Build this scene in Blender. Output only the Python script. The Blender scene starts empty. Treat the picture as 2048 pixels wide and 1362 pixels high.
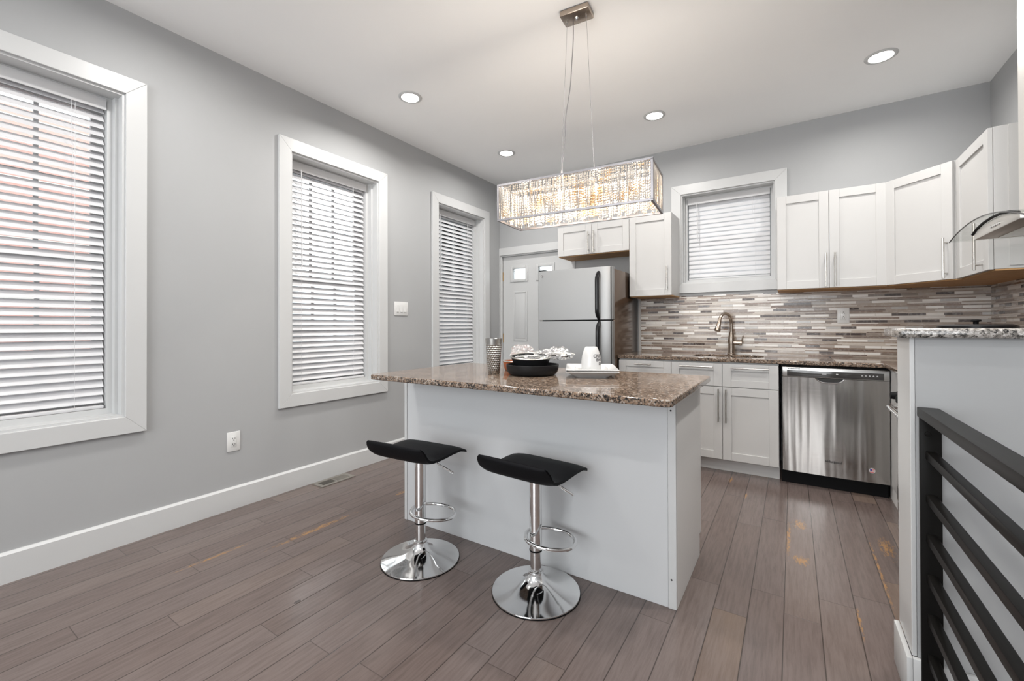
import bpy, bmesh, math, random
from mathutils import Matrix, Vector
random.seed(7)
S = bpy.context.scene
COL = S.collection
PI = math.pi
H = 2.907          # ceiling height
W = 4.239          # room width

# ------------------------------------------------------------------ camera
cam_d = bpy.data.cameras.new('camera'); cam = bpy.data.objects.new('camera', cam_d); COL.objects.link(cam)
YAW, PIT, ROL = math.radians(32.9146), math.radians(0.3312), math.radians(-0.1811)
_f = Vector((-math.sin(YAW) * math.cos(PIT), math.cos(YAW) * math.cos(PIT), math.sin(PIT)))
_r = Vector((math.cos(YAW), math.sin(YAW), 0)); _u = _r.cross(_f)
_R = _r * math.cos(ROL) + _u * math.sin(ROL); _U = -_r * math.sin(ROL) + _u * math.cos(ROL)
cam.matrix_world = Matrix(((_R.x, _U.x, -_f.x, 3.0464), (_R.y, _U.y, -_f.y, -4.4369), (_R.z, _U.z, -_f.z, 1.1712), (0, 0, 0, 1)))
cam_d.sensor_fit = 'HORIZONTAL'; cam_d.sensor_width = 36; cam_d.lens = 866.96 / 2048 * 36
cam_d.shift_y = (648.08 - 681) / 2048; cam_d.clip_start = 0.05
S.camera = cam

# ------------------------------------------------------------------ world, lights, exposure
S.view_settings.view_transform = 'Standard'; S.view_settings.look = 'None'
S.view_settings.gamma = 1; S.view_settings.use_curve_mapping = False
S.view_settings.exposure = 0.40
try:
    S.cycles.use_denoising = True
    S.cycles.max_bounces = 10; S.cycles.diffuse_bounces = 6; S.cycles.glossy_bounces = 5
    S.cycles.transmission_bounces = 8; S.cycles.transparent_max_bounces = 12
    S.cycles.sample_clamp_indirect = 4; S.cycles.caustics_reflective = False; S.cycles.caustics_refractive = False
except Exception:
    pass
wd = bpy.data.worlds.new('daylight'); S.world = wd; wd.use_nodes = True
bg = wd.node_tree.nodes['Background']; bg.inputs[0].default_value = (0.93, 0.97, 1, 1); bg.inputs[1].default_value = 3.0

def area(name, loc, sx, sy, power, color, rot=(0, 0, 0), shape='RECTANGLE', spread=PI):
    d = bpy.data.lights.new(name, 'AREA'); d.shape = shape; d.size = sx; d.size_y = sy
    d.energy = power; d.color = color; d.spread = spread
    o = bpy.data.objects.new(name, d); COL.objects.link(o); o.location = loc; o.rotation_euler = rot
    return o
# unseen fill light added behind the viewpoint, set in a made-up rear window
area('rear_fill_light', (2.1, -8.0, 1.65), 3.4, 2.2, 85, (0.95, 0.975, 1.0), (PI / 2, 0, 0))
DOWN_POWER = 10
DOWN_COL = (1.0, 0.975, 0.94)

# ------------------------------------------------------------------ tiny node helper
class NT:
    def __init__(s, name, rough=0.5, metal=0.0, col=(0.8, 0.8, 0.8), spec=0.5):
        s.mat = bpy.data.materials.new(name); s.mat.use_nodes = True; s.t = s.mat.node_tree
        s.p = s.t.nodes['Principled BSDF']; s.out = s.t.nodes['Material Output']
        s.set('Base Color', (*col, 1)); s.set('Roughness', rough); s.set('Metallic', metal); s.set('Specular IOR Level', spec)
    def set(s, k, v):
        if hasattr(v, 'is_output'): s.t.links.new(v, s.p.inputs[k])
        else: s.p.inputs[k].default_value = v
    def n(s, typ, **kw):
        nd = s.t.nodes.new(typ)
        for k, v in kw.items(): setattr(nd, k, v)
        return nd
    def lk(s, a, b): s.t.links.new(a, b)
    def inp(s, sock, v):
        if hasattr(v, 'is_output'): s.t.links.new(v, sock)
        else: sock.default_value = v
    def m(s, op, a, b=0.0, c=0.0, clamp=False):
        nd = s.n('ShaderNodeMath', operation=op, use_clamp=clamp)
        s.inp(nd.inputs[0], a); s.inp(nd.inputs[1], b); s.inp(nd.inputs[2], c)
        return nd.outputs[0]
    def xyz(s):
        tc = s.n('ShaderNodeTexCoord'); sp = s.n('ShaderNodeSeparateXYZ'); s.lk(tc.outputs['Object'], sp.inputs[0])
        s.co = tc.outputs['Object']; return sp.outputs
    def vec(s, x, y=0.0, z=0.0):
        nd = s.n('ShaderNodeCombineXYZ'); s.inp(nd.inputs[0], x); s.inp(nd.inputs[1], y); s.inp(nd.inputs[2], z); return nd.outputs[0]
    def white(s, v):
        nd = s.n('ShaderNodeTexWhiteNoise', noise_dimensions='3D'); s.lk(v, nd.inputs[0]); return nd.outputs['Value']
    def noise(s, v, scale, detail=3.0, rough=0.5):
        nd = s.n('ShaderNodeTexNoise'); s.lk(v, nd.inputs['Vector']); nd.inputs['Scale'].default_value = scale
        nd.inputs['Detail'].default_value = detail; nd.inputs['Roughness'].default_value = rough; return nd.outputs['Fac']
    def voro(s, v, scale, feature='F1'):
        nd = s.n('ShaderNodeTexVoronoi', feature=feature); s.lk(v, nd.inputs['Vector']); nd.inputs['Scale'].default_value = scale; return nd
    def ramp(s, f, stops, mode='LINEAR'):
        nd = s.n('ShaderNodeValToRGB'); s.lk(f, nd.inputs[0]); r = nd.color_ramp; r.interpolation = mode
        while len(r.elements) < len(stops): r.elements.new(1.0)
        for e, (p, c) in zip(r.elements, stops): e.position = p; e.color = (*c, 1) if len(c) == 3 else c
        return nd.outputs[0]
    def mix(s, f, a, b):
        nd = s.n('ShaderNodeMix', data_type='RGBA'); s.inp(nd.inputs[0], f)
        s.inp(nd.inputs[6], a if hasattr(a, 'is_output') else (*a, 1)); s.inp(nd.inputs[7], b if hasattr(b, 'is_output') else (*b, 1))
        return nd.outputs[2]
    def scl(s, v, sx, sy, sz):
        nd = s.n('ShaderNodeMapping'); s.lk(v, nd.inputs[0]); nd.inputs['Scale'].default_value = (sx, sy, sz); return nd.outputs[0]
    def bump(s, h, strength=0.2, dist=0.01):
        nd = s.n('ShaderNodeBump'); nd.inputs['Strength'].default_value = strength; nd.inputs['Distance'].default_value = dist
        s.lk(h, nd.inputs['Height']); s.lk(nd.outputs[0], s.p.inputs['Normal']); return nd

M = {}
def plain(name, col, rough=0.5, metal=0.0, spec=0.5, var=0.04, vs=6.0, bump=0.0, bs=150.0):
    """plain coloured surface with faint procedural mottling"""
    t = NT(name, rough, metal, col, spec); t.xyz()
    nz = t.noise(t.co, vs, 3)
    t.set('Base Color', t.mix(nz, tuple(c * (1 - var) for c in col), tuple(min(1, c * (1 + var)) for c in col)))
    if bump: t.bump(t.noise(t.co, bs, 2), bump, 0.002)
    M[name] = t.mat; return t
plain('wall_paint', (0.375, 0.38, 0.385), 0.55, bump=0.05, bs=90, var=0.03, vs=2.5)
plain('ceiling_paint', (0.92, 0.925, 0.925), 0.8, var=0.01)
plain('white_trim', (0.545, 0.55, 0.55), 0.35, var=0.015)
plain('island_paint', (0.55, 0.56, 0.57), 0.42, var=0.02, vs=3)
plain('lifted_white', (0.74, 0.735, 0.725), 0.4, var=0.01)  # extra brightness painted in where side panel and toe kicks get little light
plain('cabinet_white', (0.525, 0.52, 0.512), 0.38, var=0.012)
plain('raw_wood', (0.50, 0.29, 0.13), 0.6, var=0.2, vs=14)
plain('black_leather', (0.005, 0.005, 0.006), 0.5, spec=0.1, bump=0.25, bs=420)
plain('black_metal', (0.009, 0.0085, 0.008), 0.33, spec=0.05)
plain('black_plastic', (0.006, 0.006, 0.0065), 0.5, spec=0.1)
plain('black_enamel', (0.008, 0.008, 0.009), 0.3, spec=0.25)
plain('chrome', (0.80, 0.80, 0.80), 0.07, 1.0, var=0.01)
plain('nickel', (0.56, 0.54, 0.51), 0.27, 1.0, var=0.03)
plain('frame_metal', (0.30, 0.29, 0.30), 0.3, 0.9, var=0.02)
plain('warm_nickel', (0.44, 0.37, 0.31), 0.25, 1.0, var=0.03)
plain('pan_black', (0.010, 0.010, 0.011), 0.4, spec=0.25, bump=0.1, bs=500)
plain('copper_orange', (0.50, 0.13, 0.035), 0.33, 0.35)
plain('porcelain', (0.53, 0.53, 0.525), 0.12, var=0.01)
plain('plate_white', (0.68, 0.68, 0.67), 0.3, var=0.01)
plain('brass', (0.55, 0.36, 0.16), 0.35, 0.9)
plain('ink', (0.03, 0.028, 0.028), 0.6)
plain('dark_slot', (0.02, 0.02, 0.02), 0.7)
plain('vent_metal', (0.30, 0.28, 0.25), 0.4, 0.6)
plain('brick_mortar', (0.5, 0.48, 0.46), 0.9)
plain('pale_siding', (0.85, 0.86, 0.88), 0.7)
plain('outside_concrete', (0.45, 0.46, 0.47), 0.9, var=0.15)
plain('badge_red', (0.55, 0.05, 0.06), 0.3)
plain('badge_blue', (0.05, 0.06, 0.25), 0.3)
plain('grey_print', (0.45, 0.45, 0.46), 0.4)
plain('slate_glass', (0.045, 0.043, 0.042), 0.12)
plain('fridge_side', (0.13, 0.09, 0.065), 0.16, 0.6)

# blinds: white, letting some daylight through
t = NT('blind_white', 0.45, 0, (0.77, 0.77, 0.78)); tr = t.n('ShaderNodeBsdfTranslucent'); tr.inputs[0].default_value = (0.9, 0.9, 0.92, 1)
mx = t.n('ShaderNodeMixShader'); mx.inputs[0].default_value = 0.20
t.lk(t.p.outputs[0], mx.inputs[1]); t.lk(tr.outputs[0], mx.inputs[2]); t.lk(mx.outputs[0], t.out.inputs[0]); M['blind_white'] = t.mat

# window / hood glass: clear pane that light passes
def pane(name, tint, refl):
    t = NT(name); t.xyz(); gl = t.n('ShaderNodeBsdfGlossy'); gl.inputs['Roughness'].default_value = 0.02
    tp = t.n('ShaderNodeBsdfTransparent'); tp.inputs[0].default_value = (*tint, 1)
    fr = t.n('ShaderNodeFresnel'); fr.inputs[0].default_value = 1.45
    fac = t.m('MULTIPLY', fr.outputs[0], refl)
    mx = t.n('ShaderNodeMixShader'); t.lk(fac, mx.inputs[0]); t.lk(tp.outputs[0], mx.inputs[1]); t.lk(gl.outputs[0], mx.inputs[2])
    t.lk(mx.outputs[0], t.out.inputs[0]); M[name] = t.mat
pane('window_glass', (0.96, 0.98, 0.98), 1.0)
pane('hood_glass', (0.95, 0.96, 0.955), 0.16)
# crumpled clear plastic film
t = NT('plastic_film'); t.xyz(); gl = t.n('ShaderNodeBsdfGlossy'); gl.inputs['Roughness'].default_value = 0.12; gl.inputs[0].default_value = (0.95, 0.95, 0.95, 1)
tp = t.n('ShaderNodeBsdfTransparent'); tp.inputs[0].default_value = (0.97, 0.97, 0.97, 1)
bn = t.n('ShaderNodeBump'); bn.inputs['Strength'].default_value = 0.9; bn.inputs['Distance'].default_value = 0.01
t.lk(t.noise(t.co, 60, 4), bn.inputs['Height']); t.lk(bn.outputs[0], gl.inputs['Normal'])
crk = t.m('MULTIPLY', t.m('GREATER_THAN', t.noise(t.co, 45, 4, 0.65), 0.5), 0.30); crk = t.m('ADD', crk, 0.10)
mx = t.n('ShaderNodeMixShader'); t.lk(crk, mx.inputs[0]); t.lk(tp.outputs[0], mx.inputs[1]); t.lk(gl.outputs[0], mx.inputs[2]); t.lk(mx.outputs[0], t.out.inputs[0])
M['plastic_film'] = t.mat
# crystal beads
t = NT('crystal', 0.08, 0, (1.0, 0.95, 0.88)); t.xyz(); t.set('Transmission Weight', 0.28); t.set('IOR', 1.5)
t.set('Base Color', t.ramp(t.noise(t.co, 9, 2), [(0.36, (0.92, 0.90, 0.87)), (0.52, (0.90, 0.80, 0.68)), (0.63, (0.78, 0.52, 0.27))])); M['crystal'] = t.mat
plain('silver_wire', (0.38, 0.35, 0.32), 0.4, 0.75)
def emis(name, col, st):
    t = NT(name, 0.5, 0, col); t.set('Emission Color', (*col, 1)); t.set('Emission Strength', st); M[name] = t.mat
emis('lamp_lens', (1.0, 0.97, 0.93), 9.0)
emis('bulb_glow', (1.0, 0.86, 0.66), 26.0)

# brushed stainless steel; axis = direction in which the reflection is smeared into streaks
def steel(name, col, rough, stretch, wav=0.0, wscale=7.0):
    t = NT(name, rough, 1.0, col); t.xyz()
    nz = t.noise(t.scl(t.co, *stretch), 40, 3)
    t.set('Roughness', t.m('MULTIPLY_ADD', nz, 0.12, rough - 0.06))
    t.set('Base Color', t.mix(nz, tuple(c * 0.93 for c in col), col))
    if wav:
        t.bump(t.noise(t.scl(t.co, 1, 0.3, 0.07), wscale, 1.5), wav, 0.03)
    t.set('Anisotropic', 0.5); M[name] = t.mat
steel('stainless', (0.60, 0.59, 0.575), 0.30, (0.03, 1, 14))
steel('stainless_door', (0.41, 0.39, 0.37), 0.19, (0.05, 1, 14), 0.55, 9.0)
steel('hood_steel', (0.72, 0.70, 0.67), 0.48, (1, 14, 0.05))
steel('fridge_steel', (0.40, 0.40, 0.397), 0.50, (14, 1, 0.05))

# granite
def granite(name, cols, rough=0.07):
    t = NT(name, rough, 0, (0.2, 0.17, 0.14)); t.xyz()
    v1 = t.voro(t.co, 210); v2 = t.voro(t.co, 95)
    f1 = t.n('ShaderNodeSeparateColor'); t.lk(v1.outputs['Color'], f1.inputs[0])
    f2 = t.n('ShaderNodeSeparateColor'); t.lk(v2.outputs['Color'], f2.inputs[0])
    big = t.noise(t.co, 60, 4, 0.6)
    k = t.m('ADD', t.m('MULTIPLY', f1.outputs[0], 0.45), t.m('ADD', t.m('MULTIPLY', f2.outputs[0], 0.3), t.m('MULTIPLY', big, 0.35)))
    n = len(cols); lo, hi = 0.2, 0.88
    t.set('Base Color', t.ramp(k, [(lo + (hi - lo) * i / (n - 1), c) for i, c in enumerate(cols)]))
    M[name] = t.mat
granite('granite_brown', [(0.009, 0.009, 0.009), (0.028, 0.026, 0.025), (0.10, 0.076, 0.060), (0.235, 0.155, 0.105), (0.26, 0.205, 0.162), (0.38, 0.35, 0.32)])
granite('granite_ledge', [(0.015, 0.015, 0.015), (0.06, 0.057, 0.053), (0.17, 0.155, 0.14), (0.28, 0.26, 0.24), (0.36, 0.34, 0.32), (0.55, 0.53, 0.51)], 0.15)

# wooden floor: boards along Y
t = NT('floor_boards', 0.3); X, Y, Z = t.xyz()
bw = 0.1238
bi = t.m('FLOOR', t.m('DIVIDE', t.m('ADD', X, 10 * bw - 2.7625 + 20 * bw), bw))
fx = t.m('FRACT', t.m('DIVIDE', t.m('ADD', X, 30 * bw - 2.7625), bw))
r1 = t.white(t.vec(bi, 3.0, 1.0)); r1b = t.white(t.vec(bi, 8.0, 2.0))
L = t.m('MULTIPLY_ADD', r1b, 0.5, 0.75)
yy = t.m('DIVIDE', t.m('ADD', Y, t.m('MULTIPLY_ADD', r1, 3.0, 20.0)), L)
bj = t.m('FLOOR', yy); fy = t.m('FRACT', yy)
rc = t.white(t.vec(bi, bj, 5.0)); rc2 = t.white(t.vec(bi, bj, 9.0))
base = t.ramp(rc, [(0.0, (0.108, 0.079, 0.070)), (0.4, (0.127, 0.096, 0.087)), (0.75, (0.140, 0.110, 0.102)), (1.0, (0.160, 0.122, 0.106))])
sh = t.vec(t.m('MULTIPLY', rc2, 40.0), t.m('MULTIPLY', rc, 70.0), 0.0)
va = t.n('ShaderNodeVectorMath', operation='ADD'); t.lk(t.scl(t.co, 1, 0.07, 1), va.inputs[0]); t.lk(sh, va.inputs[1])
grain = t.noise(va.outputs[0], 75, 6, 0.7)
vb = t.n('ShaderNodeVectorMath', operation='ADD'); t.lk(t.scl(t.co, 1, 0.35, 1), vb.inputs[0]); t.lk(sh, vb.inputs[1])
cloud = t.noise(vb.outputs[0], 7, 2, 0.5)
gk = t.m('MULTIPLY', t.m('SUBTRACT', grain, 0.42, clamp=True), 3.2, clamp=True)
c1 = t.mix(gk, t.mix(0.28, base, (0.185, 0.148, 0.134)), t.mix(0.42, base, (0.04, 0.028, 0.024)))
c2 = t.mix(t.m('MULTIPLY', cloud, 0.35), c1, (0.115, 0.090, 0.084))
# some boards have lost their stain and show honey coloured wood
tanb = t.m('MULTIPLY', t.m('GREATER_THAN', rc2, 0.93), t.m('MULTIPLY', cloud, 0.28))
c3 = t.mix(tanb, c2, (0.30, 0.19, 0.10))
wear = None
for wx, wy, rx, ry in ((3.020, -1.60, 0.014, 0.32), (3.075, -1.37, 0.050, 0.10), (3.075, -1.83, 0.050, 0.075), (3.388, -1.75, 0.010, 0.50), (3.455, -1.45, 0.045, 0.18), (2.645, -0.76, 0.02, 0.09),
                       (0.72, -2.95, 0.030, 0.34), (0.56, -3.40, 0.018, 0.22), (0.72, -2.27, 0.03, 0.10), (2.77, -1.05, 0.012, 0.10), (3.262, -2.25, 0.010, 0.16)):
    dx = t.m('DIVIDE', t.m('SUBTRACT', X, wx), rx); dy = t.m('DIVIDE', t.m('SUBTRACT', Y, wy), ry)
    e = t.m('SUBTRACT', 1.0, t.m('ADD', t.m('MULTIPLY', dx, dx), t.m('MULTIPLY', dy, dy)), clamp=True)
    wear = e if wear is None else t.m('MAXIMUM', wear, e)
wn = t.noise(t.scl(t.co, 1, 0.22, 1), 95, 5, 0.75)
wm = t.m('MULTIPLY', t.m('SUBTRACT', t.m('ADD', wn, t.m('MULTIPLY', wear, 0.22)), 0.62, clamp=True), t.m('MULTIPLY', t.m('POWER', wear, 0.4), 8.0), clamp=True)
c4 = t.mix(wm, c3, (0.30, 0.165, 0.07))
kn = t.voro(t.scl(t.co, 1, 0.6, 1), 2.3)
knot = t.m('LESS_THAN', kn.outputs['Distance'], 0.028)
c4 = t.mix(t.m('MULTIPLY', knot, 0.8), c4, (0.03, 0.02, 0.016))
ex = t.m('MULTIPLY', t.m('MINIMUM', fx, t.m('SUBTRACT', 1.0, fx)), bw)
ey = t.m('MULTIPLY', t.m('MINIMUM', fy, t.m('SUBTRACT', 1.0, fy)), L)
seam = t.m('MAXIMUM', t.m('SUBTRACT', 1.0, t.m('DIVIDE', ex, 0.0030), clamp=True), t.m('MULTIPLY', t.m('SUBTRACT', 1.0, t.m('DIVIDE', ey, 0.0022), clamp=True), 0.7))
t.set('Base Color', t.mix(seam, c4, (0.022, 0.016, 0.013)))
t.set('Roughness', t.m('MULTIPLY_ADD', cloud, 0.06, 0.17))
hgt = t.m('SUBTRACT', t.m('ADD', t.m('MULTIPLY', grain, 0.12), t.m('MULTIPLY', cloud, 0.06)), seam)
t.bump(hgt, 0.15, 0.002); t.set('Specular IOR Level', 0.5); M['floor_boards'] = t.mat

# mosaic strip tile; axis 0 = along X, 1 = along Y
def mosaic(name, ax):
    t = NT(name, 0.12); c = t.xyz(); A, Z = c[ax], c[2]
    per = 0.0513; g = 0.0016
    zz = t.m('DIVIDE', t.m('ADD', Z, 1.0 - 0.915 + 0.004), per); row = t.m('FLOOR', zz); fz = t.m('MULTIPLY', t.m('FRACT', zz), per)
    # band edges in the period: short tiles 0-21 mm, long strip 21-36, thin strip 36-51.3
    b1 = t.m('GREATER_THAN', fz, 0.0200); b2 = t.m('GREATER_THAN', fz, 0.0285); b3 = t.m('GREATER_THAN', fz, 0.0415)
    band = t.m('ADD', b1, t.m('ADD', b2, b3))
    short = t.m('LESS_THAN', band, 0.5)
    ln = t.m('ADD', t.m('MULTIPLY', short, 0.0985), t.m('MULTIPLY', t.m('SUBTRACT', 1.0, short), 0.298))
    off = t.m('MULTIPLY', t.white(t.vec(row, band, 2.0)), t.m('MULTIPLY', ln, 2.0))
    q = t.m('DIVIDE', t.m('ADD', A, t.m('ADD', off, 20.0)), ln); ci = t.m('FLOOR', q); fa = t.m('MULTIPLY', t.m('FRACT', q), ln)
    rnd = t.white(t.vec(ci, row, band)); rnd2 = t.white(t.vec(ci, row, t.m('ADD', band, 11.0)))
    cs = t.ramp(rnd, [(0.0, (0.055, 0.036, 0.030)), (0.25, (0.22, 0.175, 0.145)), (0.40, (0.36, 0.31, 0.27)), (0.56, (0.42, 0.40, 0.38)), (0.68, (0.74, 0.71, 0.67))], 'CONSTANT')
    cl = t.ramp(rnd, [(0.0, (0.20, 0.135, 0.10)), (0.20, (0.34, 0.28, 0.23)), (0.46, (0.50, 0.44, 0.38)), (0.64, (0.64, 0.60, 0.56)), (0.88, (0.14, 0.10, 0.08))], 'CONSTANT')
    cb = t.mix(short, cl, cs)
    marb = t.noise(t.vec(t.m('ADD', A, t.m('MULTIPLY', rnd2, 9.0)), Z, rnd2), 38, 4, 0.6)
    cb = t.mix(t.m('MULTIPLY', t.m('SUBTRACT', marb, 0.5), 0.9, clamp=True), cb, (0.80, 0.77, 0.73))
    # distance to band edges for grout
    def ed(v): return t.m('ABSOLUTE', t.m('SUBTRACT', fz, v))
    dz = t.m('MINIMUM', t.m('MINIMUM', fz, t.m('SUBTRACT', per, fz)), t.m('MINIMUM', ed(0.0200), t.m('MINIMUM', ed(0.0285), ed(0.0415))))
    da = t.m('MINIMUM', fa, t.m('SUBTRACT', ln, fa))
    gr = t.m('LESS_THAN', t.m('MINIMUM', dz, da), g / 2)
    t.set('Base Color', t.mix(gr, cb, (0.37, 0.31, 0.26)))
    t.set('Roughness', t.m('ADD', t.m('MULTIPLY_ADD', rnd2, 0.22, 0.1), t.m('MULTIPLY', gr, 0.5)))
    t.bump(t.m('SUBTRACT', t.m('MULTIPLY', marb, 0.15), gr), 0.4, 0.002); M[name] = t.mat
mosaic('mosaic_tile', 0); mosaic('mosaic_tile_side', 1)

# brick outside
t = NT('brick_red', 0.85); t.xyz(); bk = t.n('ShaderNodeTexBrick'); t.lk(t.n('ShaderNodeMapping').outputs[0], bk.inputs['Vector'])
mp = bk.inputs['Vector'].links[0].from_node; t.lk(t.co, mp.inputs[0]); mp.inputs['Rotation'].default_value = (PI / 2, 0, PI / 2)
bk.inputs['Color1'].default_value = (0.50, 0.27, 0.23, 1); bk.inputs['Color2'].default_value = (0.60, 0.36, 0.31, 1); bk.inputs['Mortar'].default_value = (0.6, 0.56, 0.52, 1)
bk.inputs['Scale'].default_value = 4.5; t.set('Base Color', bk.outputs['Color']); M['brick_red'] = t.mat
# hammered metal tumbler
t = NT('hammered_metal', 0.24, 1.0, (0.42, 0.41, 0.39)); X, Y, Z = t.xyz()
ang = t.m('ARCTAN2', Y, X); u = t.m('MULTIPLY', ang, 22 / (2 * PI)); v = t.m('DIVIDE', Z, 0.0105)
a1 = t.m('SUBTRACT', t.m('FRACT', u), 0.5); row = t.m('FLOOR', v); sh = t.m('MULTIPLY', t.m('MODULO', row, 2.0), 0.5)
a1 = t.m('SUBTRACT', t.m('FRACT', t.m('ADD', t.m('ADD', u, 40.0), sh)), 0.5); b1 = t.m('SUBTRACT', t.m('FRACT', v), 0.5)
dd = t.m('ADD', t.m('MULTIPLY', a1, a1), t.m('MULTIPLY', b1, b1))
zone = t.m('MULTIPLY', t.m('GREATER_THAN', Z, 0.022), t.m('LESS_THAN', Z, 0.158))
t.bump(t.m('MULTIPLY', dd, zone), 0.8, 0.012); M['hammered_metal'] = t.mat

# ------------------------------------------------------------------ mesh helpers
def B(): return bmesh.new()
def merge(bm, tmp):
    me = bpy.data.meshes.new('t'); tmp.to_mesh(me); tmp.free(); bm.from_mesh(me); bpy.data.meshes.remove(me); return bm
def box(bm, x0, x1, y0, y1, z0, z1, r=0.0, seg=2):
    t = bmesh.new(); v = [t.verts.new((x, y, z)) for x in (x0, x1) for y in (y0, y1) for z in (z0, z1)]
    for f in ((0, 1, 3, 2), (4, 6, 7, 5), (0, 4, 5, 1), (2, 3, 7, 6), (0, 2, 6, 4), (1, 5, 7, 3)): t.faces.new([v[i] for i in f])
    if r > 0: bmesh.ops.bevel(t, geom=t.edges[:], offset=r, segments=seg, profile=0.5, affect='EDGES')
    bmesh.ops.recalc_face_normals(t, faces=t.faces[:])
    return merge(bm, t)
def xf(bm, mat): bmesh.ops.transform(bm, matrix=mat, verts=bm.verts[:]); return bm
def boxm(bm, mat, *a, **k): return merge(bm, xf(box(B(), *a, **k), mat))
def lathe(bm, prof, n=40, mat=None, caps=True):
    t = bmesh.new(); rings = []
    for r, z in prof: rings.append([t.verts.new((r * math.cos(2 * PI * i / n), r * math.sin(2 * PI * i / n), z)) for i in range(n)] if r > 1e-6 else [t.verts.new((0, 0, z))])
    for a, b in zip(rings, rings[1:]):
        for i in range(n):
            q = [a[i % len(a)], a[(i + 1) % len(a)], b[(i + 1) % len(b)], b[i % len(b)]]; q = list(dict.fromkeys(q))
            if len(q) > 2: t.faces.new(q)
    if caps:
        for rg in (rings[0], rings[-1]):
            if len(rg) > 2: t.faces.new(rg)
    bmesh.ops.recalc_face_normals(t, faces=t.faces[:])
    if mat: xf(t, mat)
    return merge(bm, t)
def tube(bm, pts, r, n=12, closed=False, caps=True):
    pts = [Vector(p) for p in pts]; t = bmesh.new(); rings = []; N = len(pts); prev = None
    for i, p in enumerate(pts):
        if closed: d = pts[(i + 1) % N] - pts[i - 1]
        else: d = pts[min(i + 1, N - 1)] - pts[max(i - 1, 0)]
        d.normalize()
        if prev is None: a = d.orthogonal().normalized()
        else: a = (prev - d * prev.dot(d)).normalized()
        prev = a; b = d.cross(a); rr = r[i] if isinstance(r, (list, tuple)) else r
        rings.append([t.verts.new(p + (a * math.cos(2 * PI * k / n) + b * math.sin(2 * PI * k / n)) * rr) for k in range(n)])
    for i in range(N if closed else N - 1):
        A, Bq = rings[i], rings[(i + 1) % N]
        for k in range(n): t.faces.new((A[k], A[(k + 1) % n], Bq[(k + 1) % n], Bq[k]))
    if caps and not closed: t.faces.new(rings[0]); t.faces.new(rings[-1])
    bmesh.ops.recalc_face_normals(t, faces=t.faces[:]); return merge(bm, t)
def prism(bm, poly, axis, lo, hi, r=0.0):
    """extrude polygon (2d) along axis: axis 'x': poly is (y,z); 'y': (x,z); 'z': (x,y)"""
    mk = {'x': lambda u, v, w: (w, u, v), 'y': lambda u, v, w: (u, w, v), 'z': lambda u, v, w: (u, v, w)}[axis]
    t = bmesh.new(); a = [t.verts.new(mk(u, v, lo)) for u, v in poly]; b = [t.verts.new(mk(u, v, hi)) for u, v in poly]; n = len(poly)
    t.faces.new(a); t.faces.new(b)
    for i in range(n): t.faces.new((a[i], a[(i + 1) % n], b[(i + 1) % n], b[i]))
    bmesh.ops.recalc_face_normals(t, faces=t.faces[:])
    if r: bmesh.ops.bevel(t, geom=[e for e in t.edges if len(e.link_faces) == 2 and e.calc_face_angle(0) > 0.5], offset=r, segments=2, profile=0.5, affect='EDGES')
    return merge(bm, t)
def rrect(x0, x1, y0, y1, r, n=5):
    p = []
    for cx, cy, a0 in ((x1 - r, y1 - r, 0), (x0 + r, y1 - r, 90), (x0 + r, y0 + r, 180), (x1 - r, y0 + r, 270)):
        for i in range(n + 1): a = math.radians(a0 + 90 * i / n); p.append((cx + r * math.cos(a), cy + r * math.sin(a)))
    return p
def plate_hole(bm, x0, x1, y0, y1, z0, z1, hole):
    t = bmesh.new(); cx = sum(p[0] for p in hole) / len(hole); cy = sum(p[1] for p in hole) / len(hole); outer = []
    for px, py in hole:
        dx, dy = px - cx, py - cy; s = min(((x1 if dx > 0 else x0) - cx) / dx if abs(dx) > 1e-9 else 1e9, ((y1 if dy > 0 else y0) - cy) / dy if abs(dy) > 1e-9 else 1e9)
        outer.append([cx + dx * s, cy + dy * s])
    for X in (x0, x1):           # snap nearest sample to each true corner
        for Yq in (y0, y1):
            k = min(range(len(outer)), key=lambda i: (outer[i][0] - X) ** 2 + (outer[i][1] - Yq) ** 2); outer[k] = [X, Yq]
    n = len(hole); mk = lambda L_, z: [t.verts.new((p[0], p[1], z)) for p in L_]
    ot, ob, ht, hb = mk(outer, z1), mk(outer, z0), mk(hole, z1), mk(hole, z0)
    for i in range(n):
        j = (i + 1) % n
        for q in ((ot[i], ot[j], ht[j], ht[i]), (ob[j], ob[i], hb[i], hb[j]), (ot[j], ot[i], ob[i], ob[j]), (ht[i], ht[j], hb[j], hb[i])):
            t.faces.new(q)
    bmesh.ops.recalc_face_normals(t, faces=t.faces[:]); return merge(bm, t)
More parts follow.
